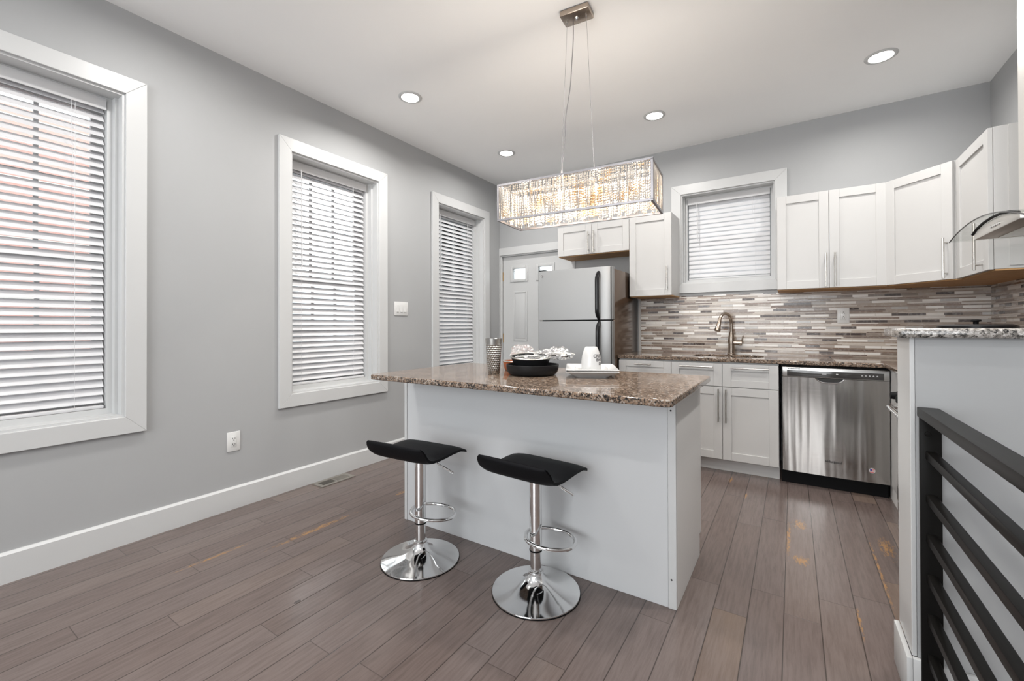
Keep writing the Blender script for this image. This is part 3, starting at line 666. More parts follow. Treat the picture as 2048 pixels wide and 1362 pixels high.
obj('indicator', box(B(), DX0 + 0.32, DX0 + 0.332, DYF - 0.0118, DYF - 0.011, 0.825, 0.832), 'porcelain', cp, 0)
obj('wordmark', box(B(), DX0 + 0.24, DX0 + 0.265, DYF - 0.0118, DYF - 0.011, 0.823, 0.828), 'grey_print', cp, 0)
# pocket handle: scooped chrome lip
cx = (DX0 + DX1) / 2 - 0.02; bm = B()
pts = [(cx - 0.082, DYF - 0.0165, 0.796)] + [(cx - 0.082 + 0.164 * k / 16, DYF - 0.019, 0.796 - 0.030 * (1 - abs(2 * k / 16 - 1) ** 4)) for k in range(17)] + [(cx + 0.082, DYF - 0.0165, 0.796)]
tube(bm, pts, 0.0045, 8)
hp = obj('pocket_handle', bm, 'chrome', dwd)
pk = [(p[0], p[2]) for p in pts]
obj('pocket_shade', prism(B(), pk, 'y', DYF - 0.0135, DYF - 0.0115), 'dark_slot', dwd, 0, label='dark plate painting the shade behind the lip')  # flat dark plate stands in for the shaded hollow
obj('kick_plate', box(B(), DX0 - 0.008, DX1 - 0.002, -0.58, -0.54, 0.0, 0.1035), 'black_plastic', th, 0, label='black kick plate')
obj('logo', xf(text_bm('Whirlpool', 0.023, 0.0006, 0.25, 0.0007), Matrix.Translation((DX0 + 0.30, DYF - 0.0116, 0.211)) @ Matrix.Rotation(PI / 2, 4, 'X')), 'ink', dwd, 0, label='small script lettering')
bd = obj('badge', lathe(B(), [(0.0, 0.0012), (0.017, 0.0012), (0.018, -0.004)], 24, Matrix.Translation((DX1 - 0.095, DYF - 0.0063, 0.187)) @ Matrix.Rotation(PI / 2, 4, 'X')), 'porcelain', dwd, label='round red, white and blue sticker')
bm = B()
for k in range(3): box(bm, DX1 - 0.095 - (0.012 if k else 0.009), DX1 - 0.095 + (0.013 if k < 2 else 0.009), DYF - 0.0082, DYF - 0.0076, 0.1955 - k * 0.010, 0.200 - k * 0.010)
obj('badge_stripes', bm, 'badge_red', bd, 0)
obj('badge_canton', box(B(), DX1 - 0.107, DX1 - 0.096, DYF - 0.0086, DYF - 0.0083, 0.1855, 0.2000), 'badge_blue', bd, 0)

# refrigerator
th = thing('refrigerator', 'stainless top-freezer refrigerator standing in front of the white back door', 'refrigerator', (1.35, -0.4, 0))
FX0, FX1, FY, FZ = 0.980, 1.722, -0.785, 1.700
obj('cabinet', box(B(), FX0 + 0.008, FX1 - 0.003, FY + 0.075, -0.03, 0.03, FZ - 0.015, 0.006), 'fridge_side', th, label='dark glossy side and back')
def fdoor(nm, z0, z1):
    pl = [(FX0, FY + 0.068), (FX0, FY + 0.012), (FX0 + 0.012, FY)] + [(FX1 - 0.11 + 0.11 * math.sin(PI / 2 * k / 8), FY + 0.045 * (1 - math.cos(PI / 2 * k / 8))) for k in range(9)] + [(FX1, FY + 0.068)]
    return obj(nm, prism(B(), pl, 'z', z0, z1), 'fridge_steel', th, 0.5)
fz = fdoor('freezer_door', 1.232, FZ); fd = fdoor('refrigerator_door', 0.09, 1.220)
obj('gasket', box(B(), FX0 + 0.012, FX1 - 0.012, FY + 0.02, FY + 0.073, 0.085, FZ - 0.004), 'black_plastic', th, 0, label='black gasket between the doors')
def fhandle(z0, z1, flip):
    x = FX1 - 0.118; pts = []; n = 14
    for k in range(n + 1):
        u = k / n; z = z0 + (z1 - z0) * u; dep = 0.042 * min(1, math.sin(PI * u) * 2.2) ** 0.8 if 0 < u < 1 else 0.0
        pts.append((x + (0.004 if flip else 0), FY - 0.008 - dep, z))
    t_ = bmesh.new(); box(t_, -1, 1, -1, 1, -1, 1); t_.free()
    b = B(); tube(b, pts, [0.012] + [0.018] * (n - 1) + [0.012], 10); return b
obj('handle', fhandle(1.236, 1.655, 0), 'black_enamel', fz, label='black bowed handle')
obj('handle', fhandle(0.75, 1.214, 1), 'black_enamel', fd, label='black bowed handle')
bg_ = obj('badge', lathe(B(), [(0.0, 0.002), (0.016, 0.002), (0.018, -0.003)], 24, Matrix.Translation((FX0 + 0.048, FY - 0.0005, 1.652)) @ Matrix.Rotation(PI / 2, 4, 'X')), 'chrome', fz)
bm = tube(B(), [(FX0 + 0.048 + 0.010 * math.cos(a), FY - 0.003, 1.652 + 0.010 * math.sin(a)) for a in [2 * PI * k / 18 for k in range(18)]], 0.0016, 6, closed=True)
tube(bm, [(FX0 + 0.050, FY - 0.003, 1.650), (FX0 + 0.058, FY - 0.003, 1.640)], 0.0016, 6); obj('badge_monogram', bm, 'dark_slot', bg_)
obj('top_hinge', box(B(), FX0 + 0.004, FX0 + 0.075, FY + 0.015, FY + 0.09, FZ + 0.0005, FZ + 0.012, 0.004), 'black_plastic', th, label='small black hinge cover')
obj('middle_hinge', box(B(), FX0 + 0.004, FX0 + 0.05, FY + 0.004, FY + 0.06, 1.2215, 1.2305), 'chrome', th)

# range
th = thing('range', 'stainless range, only its knobs and oven handle showing past the half wall', 'stove', (3.85, -1.65, 0))
RY0, RY1, RX = -2.028, -1.272, 3.528
obj('body', box(B(), RX + 0.03, 4.20, RY0, RY1, 0.05, 0.905, 0.003), 'stainless', th)
obj('cooktop', box(B(), RX + 0.005, 4.20, RY0, RY1, 0.9055, 0.925, 0.004), 'black_enamel', th, label='black enamel cooktop')
for yy_ in (-1.84, -1.46):
    b = B()
    for k in range(4): box(b, 3.62, 4.12, yy_ - 0.15 + k * 0.1 - 0.006, yy_ - 0.15 + k * 0.1 + 0.006, 0.9255, 0.962)
    for x in (3.62, 3.87, 4.11): box(b, x - 0.006, x + 0.006, yy_ - 0.156, yy_ + 0.156, 0.945, 0.962)
    obj('grate', b, 'black_enamel', th, 0)
obj('control_panel', box(B(), RX, RX + 0.0295, RY0, RY1, 0.74, 0.90, 0.005), 'stainless', th)
for k in range(5):
    y = RY1 - 0.06 - k * 0.159
    kb = obj('knob', lathe(B(), [(0.026, 0.0), (0.026, 0.006), (0.021, 0.01), (0.0185, 0.034), (0.016, 0.037), (0.0, 0.037)], 20, Matrix.Translation((RX - 0.0005, y, 0.79)) @ Matrix.Rotation(-PI / 2, 4, 'Y')), 'black_plastic', th)
od = obj('oven_door', box(B(), RX - 0.004, RX + 0.0295, RY0 + 0.004, RY1 - 0.004, 0.21, 0.735, 0.006), 'stainless', th)
obj('oven_window', box(B(), RX - 0.0052, RX - 0.0035, RY0 + 0.13, RY1 - 0.13, 0.33, 0.62), 'slate_glass', od, 0)
bm = B(); pts = [(RX - 0.003, RY1 - 0.03, 0.745 - 0.02), (RX - 0.03, RY1 - 0.035, 0.73), (RX - 0.042, RY1 - 0.06, 0.725)] + [(RX - 0.042, RY1 - 0.06 - 0.6 * k / 8, 0.725) for k in range(1, 9)] + [(RX - 0.03, RY0 + 0.035, 0.73), (RX - 0.003, RY0 + 0.03, 0.725)]
obj('handle', tube(bm, pts, 0.013, 12), 'chrome', od)
obj('drawer', box(B(), RX - 0.002, RX + 0.0295, RY0 + 0.004, RY1 - 0.004, 0.055, 0.2, 0.005), 'stainless', th)
# pot standing on the range, its rim just above the ledge
th = thing('cooking_pot', 'black pot on the range whose flat lid line shows just above the granite ledge', 'pot', (3.79, -1.46, 0.962))
mt = Matrix.Translation((3.79, -1.46, 0.9625))
obj('pot_body', lathe(B(), [(0.0, 0), (0.125, 0), (0.133, 0.008), (0.135, 0.19), (0.0, 0.19)], 40, mt), 'black_enamel', th)
obj('lid', lathe(B(), [(0.138, 0.1905), (0.138, 0.205), (0.12, 0.2125), (0.0, 0.2135)], 40, mt), 'black_enamel', th)
obj('lid_knob', lathe(B(), [(0.01, 0.2135), (0.01, 0.224), (0.02, 0.227), (0.018, 0.235), (0.0, 0.237)], 20, mt), 'black_plastic', th)
obj('pot_handle', tube(B(), [(3.90, -1.552, 1.13), (3.95, -1.59, 1.150), (3.99, -1.57, 1.152), (3.97, -1.53, 1.150), (3.917, -1.512, 1.13)], 0.007, 8), 'nickel', th)

# range hood
th = thing('range_hood', 'stainless chimney hood with a curved glass canopy at the right edge', 'range hood', (4.0, -1.62, 1.6))
GX0 = 3.757; gl = []
def arch(y): return 1.662 - 0.31 * (y + 1.58) ** 2
n = 20; t_ = bmesh.new(); top = []; bot = []
for i in range(n + 1):
    y = -1.205 - 0.90 * i / n; xf_ = GX0 + 0.0
    top.append([t_.verts.new((x, y, arch(y))) for x in (xf_, W - 0.01)]); bot.append([t_.verts.new((x, y, arch(y) - 0.006)) for x in (xf_, W - 0.01)])
for i in range(n):
    t_.faces.new((top[i][0], top[i + 1][0], top[i + 1][1], top[i][1])); t_.faces.new((bot[i][0], bot[i][1], bot[i + 1][1], bot[i + 1][0]))
    t_.faces.new((top[i][0], bot[i][0], bot[i + 1][0], top[i + 1][0])); t_.faces.new((top[i][1], top[i + 1][1], bot[i + 1][1], bot[i][1]))
t_.faces.new((top[0][0], top[0][1], bot[0][1], bot[0][0])); t_.faces.new((top[n][0], bot[n][0], bot[n][1], top[n][1]))
bmesh.ops.recalc_face_normals(t_, faces=t_.faces[:]); gp = obj('glass_canopy', merge(B(), t_), 'hood_glass', th, 0.5, label='clear curved glass canopy')
obj('glass_edge', tube(B(), [(GX0 - 0.0005, -1.205 - 0.90 * i / 24, arch(-1.205 - 0.90 * i / 24) - 0.003) for i in range(25)], 0.0032, 6), 'slate_glass', gp)
body = [(-1.40, 1.590), (-1.40, 1.612), (-1.46, 1.630), (-1.55, 1.642), (-1.65, 1.646), (-1.75, 1.642), (-1.84, 1.630), (-1.92, 1.61), (-1.92, 1.590)]
hb = obj('hood_body', prism(B(), body, 'x', 3.80, W - 0.0105, 0.003), 'hood_steel', th, 0.5)
gs = obj('gasket', tube(B(), [(3.797, y, z + 0.006) for y, z in body[1:-1]], 0.006, 8), 'black_plastic', th, label='black gasket under the glass')
for k in range(5):
    obj('button', lathe(B(), [(0.006, 0), (0.006, 0.005), (0.0, 0.006)], 12, Matrix.Translation((3.7995, -1.635 - 0.022 * k, 1.612)) @ Matrix.Rotation(-PI / 2, 4, 'Y')), 'chrome', hb)
obj('filter', box(B(), 3.87, 4.19, -1.87, -1.45, 1.586, 1.5895), 'nickel', hb, 0)
ch = obj('chimney', box(B(), 3.918, W - 0.001, -1.80, -1.515, 1.66, H - 0.002, 0.002), 'hood_steel', th, 0)

# ================================================================== ISLAND
th = thing('kitchen_island', 'white painted kitchen island under the brown granite top, stools in front', 'kitchen island', (1.85, -2.3, 0))
IX0, IX1, IY0, IY1 = 1.052, 2.640, -2.566, -2.045
obj('cabinet_body', box(B(), IX0 + 0.012, IX1 - 0.016, IY0 + 0.012, IY1 - 0.002, 0.0, 0.886), 'cabinet_white', th, 0)
obj('front_panel', box(B(), IX0 + 0.022, IX1 - 0.034, IY0, IY0 + 0.0115, 0.0, 0.886, 0.001, 1), 'island_paint', th, 0)
obj('corner_trim', box(B(), IX0, IX0 + 0.021, IY0 - 0.003, IY0 + 0.020, 0.0, 0.886, 0.001, 1), 'white_trim', th, 0)
obj('corner_trim', box(B(), IX1 - 0.033, IX1 - 0.0005, IY0 - 0.003, IY0 + 0.0112, 0.0, 0.886, 0.001, 1), 'white_trim', th, 0)
obj('side_panel', prism(B(), [(IY0 + 0.0115, 0), (IY1, 0), (IY1, 0.105), (IY1 + 0.045, 0.105), (IY1 + 0.045, 0.886), (IY0 + 0.0115, 0.886)], 'x', IX1 - 0.0155, IX1), 'lifted_white', th, 0)
obj('side_panel', box(B(), IX0, IX0 + 0.0115, IY0 + 0.021, IY1, 0, 0.886), 'white_trim', th, 0)
dz = 0.113
for k in range(3):
    a = IX0 + 0.012 + k * 0.52; b = a + 0.518
    dd = obj('door', box(B(), a, b, IY1, IY1 + 0.02, 0.113, 0.882), 'cabinet_white', th, 0)
obj('edge_strip', box(B(), IX1 - 0.0155, IX1 - 0.002, IY1 + 0.0005, IY1 + 0.004, 0.0, 0.104), 'raw_wood', th, 0, label='bare wood edge at the notch')
for z in (0.82, 0.12):
    obj('nail_hole', lathe(B(), [(0.0, 0.0004), (0.004, 0.0004), (0.004, -0.001)], 10, Matrix.Translation((IX1 - 0.02, IY0 - 0.0033, z)) @ Matrix.Rotation(PI / 2, 4, 'X')), 'dark_slot', th)
bm = prism(B(), rrect(1.112, 2.694, -2.884, -2.012, 0.03, 5), 'z', 0.887, 0.915)
o = obj('island_countertop', bm, 'granite_brown', None, 0.5)
bv = o.modifiers.new('edge', 'BEVEL'); bv.width = 0.005; bv.segments = 2; bv.limit_method = 'ANGLE'; bv.angle_limit = 1.0
tag(o, 'polished brown granite top of the island, overhanging toward the bar stools', 'countertop')

# ================================================================== BAR STOOLS (local frame: lip toward -y)
st = thing('bar_stool', 'black low-back bar stool nearer the left wall', 'bar stool', (1.462, -2.846, 0), math.radians(3.0), 'chrome bar stools at the island')
prof = [(0.193, 0.0), (0.195, 0.004), (0.193, 0.009), (0.17, 0.014), (0.13, 0.022), (0.09, 0.034), (0.06, 0.049), (0.042, 0.064), (0.033, 0.08), (0.031, 0.092)]
bs = obj('base', lathe(B(), prof, 64), 'chrome', st, 0.9, True)
obj('base_ring', lathe(B(), [(0.1935, 0.0), (0.196, 0.0), (0.196, 0.004), (0.1935, 0.005)], 64), 'black_plastic', bs, 0.5, True)
obj('column_collar', lathe(B(), [(0.031, 0.088), (0.034, 0.09), (0.034, 0.096), (0.031, 0.098)], 32), 'chrome', st, 0.9, True)
obj('inner_column', lathe(B(), [(0.0245, 0.09), (0.0245, 0.19)], 32), 'chrome', st, 0.9, True)
oc = obj('outer_column', lathe(B(), [(0.0275, 0.1865), (0.0275, 0.520)], 32), 'chrome', st, 0.9, True)
obj('column_seal', lathe(B(), [(0.0285, 0.181), (0.0285, 0.187), (0.0245, 0.187)], 32), 'black_plastic', oc, 0.9, True)
pts = []
for k in range(28):
    a = 2 * PI * k / 28; u = 0.062 + 0.112 * math.cos(a) * (1 if math.cos(a) > 0 else 0.95); v = 0.098 * math.copysign(abs(math.sin(a)) ** 0.8, math.sin(a))
    d1 = Vector((0.84, 0.54, 0)); d2 = Vector((-0.54, 0.84, 0)); pts.append(d1 * u + d2 * v + Vector((0, 0, 0.235 - 0.01 * math.cos(a))))
obj('footrest', tube(B(), pts, 0.0085, 10, closed=True), 'chrome', st, 0.9, True)
# seat shell: profile in (y,z) swept over x, thicker padded middle
def seat_mesh():
    top = [(-0.178, 0.624), (-0.175, 0.617), (-0.166, 0.60), (-0.155, 0.580), (-0.141, 0.566), (-0.118, 0.558), (-0.08, 0.556), (-0.03, 0.558), (0.03, 0.562), (0.085, 0.562), (0.125, 0.556), (0.15, 0.545), (0.163, 0.533)]
    t_ = bmesh.new(); rows = []; nx = 12; Wd = 0.186
    def off(i, d):
        a, b = top[max(i - 1, 0)], top[min(i + 1, len(top) - 1)]; ty, tz = b[0] - a[0], b[1] - a[1]; l = math.hypot(ty, tz); return (top[i][0] + tz / l * d, top[i][1] - ty / l * d)
    n = len(top)
    for j in range(nx + 1):
        u = -1 + 2 * j / nx; edge = abs(u) ** 6; x = u * Wd; r = []
        for i in range(n):
            e2 = 1.0 if 0 < i < n - 1 else 0.35
            th_ = (0.034 if 2 < i < n - 3 else 0.022) * (1 - 0.65 * edge) * e2
            cy, cz = off(i, 0.012)
            r.append((off(i, 0.012 - th_ / 2), off(i, 0.012 + th_ / 2)))
        sh = 0.975 if j in (0, nx) else 1.0
        lpx = lambda i: x * (1 - 0.10 * max(0, (2 - i)) / 2 * abs(u)) * (1 - 0.06 * max(0, i - (n - 3)) / 2)
        rows.append([t_.verts.new((lpx(i), p[0], p[1])) for i, (p, _) in enumerate(r)] + [t_.verts.new((lpx(i), q[0], q[1])) for i, (_, q) in reversed(list(enumerate(r)))])
    m_ = len(rows[0])
    for a, b in zip(rows, rows[1:]):
        for k in range(m_): t_.faces.new((a[k], a[(k + 1) % m_], b[(k + 1) % m_], b[k]))
    t_.faces.new(rows[0]); t_.faces.new(rows[-1]); bmesh.ops.recalc_face_normals(t_, faces=t_.faces[:]); return t_
se = obj('seat', seat_mesh(), 'black_leather', st, 1.2, True)
obj('seat_plate', box(B(), -0.075, 0.075, -0.075, 0.075, 0.520, 0.5295, 0.003), 'black_metal', st, 0.6, True)
rt = Vector((0.839, 0.543, 0))
lv = obj('lever', tube(B(), [rt * 0.02 + Vector((0, 0, 0.515)), rt * 0.055 + Vector((0, 0, 0.505)), rt * 0.085 + Vector((0, 0, 0.478)), rt * 0.16 + Vector((0, 0, 0.432))], 0.0042, 8), 'chrome', st, 0.9, True)
obj('lever_grip', tube(B(), [rt * 0.112 + Vector((0, 0, 0.4615)), rt * 0.165 + Vector((0, 0, 0.429))], 0.0066, 10), 'chrome', lv, 0.9, True)
dup(st, (2.086, -2.765, 0), math.radians(-4.0), 'black low-back bar stool nearer the railing, at the right half of the island')

# ================================================================== THINGS ON THE ISLAND
CT = 0.9152
# hammered tumbler
tm = Matrix.Translation((1.682, -2.512, CT))
o = obj('tumbler', lathe(B(), [(0.0, 0.0), (0.030, 0.0), (0.032, 0.004), (0.035, 0.05), (0.041, 0.12), (0.0455, 0.178), (0.0465, 0.192), (0.0445, 0.192), (0.043, 0.178), (0.033, 0.05), (0.028, 0.012), (0.0, 0.01)], 48), 'hammered_metal', None, 0.9)
o.location = (1.682, -2.512, CT); tag(o, 'tall silver tumbler with a hammered pattern on the island', 'tumbler')
# black pan
pc = Vector((1.878, -2.432, CT)); pm = Matrix.Translation(pc)
o = obj('frying_pan', lathe(B(), [(0.0, 0.0), (0.110, 0.0), (0.124, 0.005), (0.134, 0.018), (0.139, 0.036), (0.141, 0.055), (0.138, 0.0555), (0.135, 0.036), (0.130, 0.020), (0.121, 0.009), (0.108, 0.005), (0.0, 0.005)], 64, pm), 'pan_black', None, 0.9)
tag(o, 'shallow matt black pan on the island holding a wrapped skillet', 'pan')
# wrapped skillet resting in it, slightly tipped
th = thing('skillet', 'dark skillet with a bright rim, lying wrapped inside the black pan', 'pan', (1.86, -2.42, CT + 0.02))
vd = Vector((-0.503, 0.864, 0)); ax = Vector((vd.y, -vd.x, 0))
sm = Matrix.Translation((1.858, -2.415, CT + 0.016)) @ Matrix.Rotation(math.radians(6), 4, ax)
obj('skillet_body', lathe(B(), [(0.0, 0.0), (0.070, 0.0), (0.080, 0.008), (0.108, 0.078), (0.105, 0.078), (0.077, 0.012), (0.0, 0.006)], 56, sm), 'pan_black', th, 0.9)
obj('rim', tube(B(), [sm @ Vector((0.108 * math.cos(a), 0.108 * math.sin(a), 0.080)) for a in [2 * PI * k / 56 for k in range(56)]], 0.0042, 8, closed=True), 'nickel', th, label='bright steel rim')
obj('inner_ring', tube(B(), [sm @ Vector((0.092 * math.cos(a), 0.096 * math.sin(a), 0.066)) for a in [2 * PI * k / 56 for k in range(56)]], 0.004, 8, closed=True), 'chrome', th)
h0 = Vector((1.915, -2.325, CT + 0.092)); h1 = Vector((2.030, -2.335, CT + 0.100))
hd = obj('handle', tube(B(), [h0, h0.lerp(h1, 0.3) + Vector((0, 0, 0.012)), h0.lerp(h1, 0.7) + Vector((0, 0, 0.008)), h1], [0.010, 0.012, 0.014, 0.010], 10), 'nickel', th, 0.9)
obj('handle_tip', tube(B(), [h1, h1 + Vector((0.022, 0, 0.0))], [0.012, 0.010], 10), 'black_plastic', hd)
def film(name, c, sx, sy, sz, seed, parent, folds):
    """sheet of film gathered into sharp folds: faceted, ridged shell stretched along x"""
    rd = random.Random(seed); t_ = bmesh.new(); bmesh.ops.create_icosphere(t_, subdivisions=4, radius=1.0)
    ph = [(Vector((rd.uniform(-1, 1), rd.uniform(-1, 1), rd.uniform(-1, 1))).normalized(), rd.uniform(5, 22), rd.uniform(0, 6)) for _ in range(10)]
    for v in t_.verts:
        n_ = v.co.normalized(); s_ = sum(1 - abs(math.sin(n_.dot(d_) * f_ + p_)) for d_, f_, p_ in ph) / 10
        lob = max(0.0, max(n_.dot(Vector(l).normalized()) for l in folds)) ** 6
        v.co = n_ * (0.55 + 0.75 * s_ + 0.45 * lob + rd.uniform(-0.05, 0.05)); v.co = Vector((v.co.x * sx, v.co.y * sy, max(v.co.z, -0.6) * sz)) + Vector(c)
    return obj(name, t_, 'plastic_film', parent, 0, label='crumpled clear plastic wrap')
film('plastic_wrap', (1.955, -2.34, CT + 0.100), 0.095, 0.06, 0.042, 3, th, [(1, 0, 0.1), (-1, 0, 0.2), (0.6, 0, 1)])
film('plastic_wrap', (1.86, -2.42, CT + 0.085), 0.085, 0.07, 0.022, 5, th, [(1, 0, 0), (-1, 0, 0)])
# copper pan behind the tumbler, with its wrap
th = thing('saucepan', 'orange copper coloured pan half hidden behind the silver tumbler', 'pan', (1.690, -2.252, CT))
cm = Matrix.Translation((1.690, -2.252, CT))
obj('pan_body', lathe(B(), [(0.0, 0.0), (0.088, 0.0), (0.094, 0.006), (0.104, 0.052), (0.101, 0.052), (0.09, 0.01), (0.0, 0.006)], 48, cm), 'copper_orange', th, 0.9)
obj('rim', tube(B(), [cm @ Vector((0.104 * math.cos(a), 0.104 * math.sin(a), 0.054)) for a in [2 * PI * k / 48 for k in range(48)]], 0.004, 8, closed=True), 'nickel', th, label='steel rim')
film('plastic_wrap', (1.695, -2.24, CT + 0.088), 0.085, 0.06, 0.05, 8, th, [(1, 0, -0.2), (-0.5, 0, 1), (0.4, 0, 1)])
# square plates (stack of two), dish and upside-down cup
PA = math.radians(25); pcx, pcy = 2.152, -2.290
def square_plate(z, a, b, h, kk=1.0):
    t_ = bmesh.new(); rings = []
    for ins, zz in ((0.052, 0.0), (0.050, 0.003), (0.0, h), (0.004, h + 0.003), (0.035, h * 0.55), (0.055, 0.006), (0.06, 0.005)):
        ins *= kk
        rings.append([t_.verts.new((x, y, zz)) for x, y in rrect(-a / 2 + ins, a / 2 - ins, -b / 2 + ins, b / 2 - ins, 0.012 + ins * 0.1, 4)])
    for p_, q_ in zip(rings, rings[1:]):
        for i in range(len(p_)): j = (i + 1) % len(p_); t_.faces.new((p_[i], p_[j], q_[j], q_[i]))
    t_.faces.new(rings[0]); t_.faces.new(rings[-1]); bmesh.ops.recalc_face_normals(t_, faces=t_.faces[:])
    return t_
o = obj('square_plate', square_plate(0, 0.262, 0.35, 0.030), 'porcelain', None, 0.7); o.location = (pcx, pcy, CT); o.rotation_euler = (0, 0, PA)
tag(o, 'lower of the two stacked square white plates on the island', 'plate', 'square white plates')
o2 = o.copy(); COL.objects.link(o2); o2.location = (pcx, pcy, CT + 0.0105); o2['label'] = 'upper of the two stacked square white plates, carrying the small dish'
dz_ = CT + 0.0165
o = obj('small_dish', merge(B(), square_plate(0, 0.168, 0.20, 0.012, 0.25)), 'porcelain', None, 0.7)
for v in o.data.vertices: pass
o.location = (pcx + 0.0, pcy - 0.0, CT + 0.0235); o.rotation_euler = (0, 0, PA); tag(o, 'small white dish between the square plates and the upside-down cup', 'dish')
cz = CT + 0.0295
th = thing('cup', 'white lettered cup standing upside down on the stacked plates', 'cup', (pcx + 0.003, pcy - 0.004, cz))
cupm = Matrix.Translation((pcx + 0.003, pcy - 0.004, cz))
cprof = [(0.0515, 0.0), (0.052, 0.02), (0.051, 0.045), (0.047, 0.075), (0.040, 0.098), (0.0325, 0.115)]
obj('cup_body', lathe(B(), cprof + [(0.029, 0.119), (0.0, 0.119)], 48, cupm), 'porcelain', th, 0.9)
def wrap_text(bm, s, zc, size, ang0):
    t_ = text_bm(s, size, 0.0003, 0.15, 0.0004)
    def rad(z):
        for (r0, z0_), (r1_, z1_) in zip(cprof, cprof[1:]):
            if z0_ <= z <= z1_: return r0 + (r1_ - r0) * (z - z0_) / (z1_ - z0_)
        return cprof[-1][0]
    for v in t_.verts:
        z = zc + v.co.y; r = rad(z) + 0.0004 + v.co.z; a = ang0 + v.co.x / 0.05
        v.co = (r * math.cos(a), r * math.sin(a), z)
    xf(t_, cupm); return merge(bm, t_)
va_ = math.atan2(-4.437 - pcy, 3.046 - pcx)
bm = B(); wrap_text(bm, 'CRIS', 0.072, 0.024, va_ + 0.70); wrap_text(bm, 'BAK', 0.052, 0.020, va_ + 0.90); wrap_text(bm, 'DI', 0.032, 0.019, va_ + 1.02)
obj('lettering', bm, 'ink', th, 0, label='dark hand-drawn lettering')

# ================================================================== PENDANT
PCX, PCY = 2.055, -2.238; PROT = math.radians(4.7); PL, PW, PZ0, PZ1 = 0.846, 0.277, 1.775, 1.972
th = thing('pendant_light', 'rectangular crystal pendant lamp hanging over the island', 'pendant lamp', (PCX, PCY, PZ0), PROT)
PMt = PM[th.name]
def pobj(n, bm, m_, par=None, sm=0.6, **k): return obj(n, bm, m_, par or th, sm, local=True, **k)
hz = PZ1 - PZ0; a, b = PL / 2, PW / 2; fr = 0.0055
bm = B()
for z in (0.0, hz):
    for s in (-1, 1): box(bm, -a - fr, a + fr, s * b - fr, s * b + fr, z - fr, z + fr); box(bm, s * a - fr, s * a + fr, -b, b, z - fr, z + fr)
for sx in (-1, 1):
    for sy in (-1, 1): box(bm, sx * a - fr, sx * a + fr, sy * b - fr, sy * b + fr, 0, hz)
pobj('frame', bm, 'frame_metal')
bm = box(B(), -a + 0.01, a - 0.01, -0.012, 0.012, hz - 0.012, hz - 0.002); pobj('lamp_bar', bm, 'nickel')
# criss-cross aluminium strips on each side
rd = random.Random(11)
def lattice(p0, p1, outn, n):
    t_ = B(); p0, p1, outn = Vector(p0), Vector(p1), Vector(outn)
    for k in range(n):
        u = (k + rd.uniform(0.1, 0.9)) / n; v = min(1, max(0, u + rd.uniform(-1, 1) * 0.045 * 46 / n))
        A = p0.lerp(p1, u) + Vector((0, 0, hz - 0.004)); Bq = p0.lerp(p1, v) + Vector((0, 0, 0.004)); mid = A.lerp(Bq, 0.5) + outn * rd.uniform(0.0, 0.004)
        tube(t_, [A, mid, Bq], 0.0017, 5)
    return t_
i_ = 0.001
for p0, p1, nn, n in (((-a, -b - i_, 0), (a, -b - i_, 0), (0, -1, 0), 74), ((-a, b + i_, 0), (a, b + i_, 0), (0, 1, 0), 74), ((-a - i_, -b, 0), (-a - i_, b, 0), (-1, 0, 0), 26), ((a + i_, -b, 0), (a + i_, b, 0), (1, 0, 0), 26)):
    pobj('wire_lattice', lattice(p0, p1, nn, n), 'silver_wire')
# bead curtains just inside the lattice
def bead_mesh():
    t_ = B(); ins = 0.014
    def strand(x, y):
        z = hz - 0.012; L_ = hz - rd.uniform(0.004, 0.028)
        while z > hz - L_:
            s = rd.uniform(0.0046, 0.0072); vs = [t_.verts.new((x + dx * s, y + dy * s, z + dz2 * s * 1.15)) for dx, dy, dz2 in ((1, 0, 0), (0, 1, 0), (-1, 0, 0), (0, -1, 0), (0, 0, 1), (0, 0, -1))]
            for k in range(4): t_.faces.new((vs[k], vs[(k + 1) % 4], vs[4])); t_.faces.new((vs[(k + 1) % 4], vs[k], vs[5]))
            z -= s * 2.35
    n = 80
    for k in range(n):
        x = -a + ins + (2 * a - 2 * ins) * k / (n - 1)
        for s in (-1, 1): strand(x + rd.uniform(-1, 1) * 0.003, s * (b - ins) + rd.uniform(-1, 1) * 0.006)
    n = 18
    for k in range(1, n):
        y = -b + ins + (2 * b - 2 * ins) * k / n
        for s in (-1, 1): strand(s * (a - ins) + rd.uniform(-1, 1) * 0.005, y)
    return t_
pobj('crystal_strands', bead_mesh(), 'crystal', sm=0, kind='stuff')
for k in range(4):
    x = -a + PL * (k + 0.5) / 4
    bl = pobj('bulb', lathe(B(), [(0.0, -0.062), (0.009, -0.058), (0.012, -0.045), (0.010, -0.02), (0.007, -0.004), (0.0, -0.004)], 16, Matrix.Translation((x, 0, hz - 0.03))), 'bulb_glow', sm=0.9)
    pobj('socket', lathe(B(), [(0.011, -0.004), (0.011, 0.018), (0.0, 0.018)], 14, Matrix.Translation((x, 0, hz - 0.03))), 'chrome', bl)
    for dz3, en, ss in ((hz + 0.06, 2.2, 0.08), (hz - 0.09, 4.2, 0.015)):  # upper light of each pair is added above the rim to brighten the ceiling
        d_ = bpy.data.lights.new('pendant_bulb_and_fill_light', 'POINT'); d_.energy = en; d_.color = (1.0, 0.90, 0.79); d_.shadow_soft_size = ss
        lo = bpy.data.objects.new('pendant_bulb_and_fill_light', d_); COL.objects.link(lo); lo.location = PMt @ Vector((x, 0.0, dz3))
cz_ = H - PZ0
bm = box(B(), -0.082, 0.082, -0.052, 0.052, cz_ - 0.032, cz_ - 0.0005, 0.006)
cn = pobj('canopy', bm, 'warm_nickel')
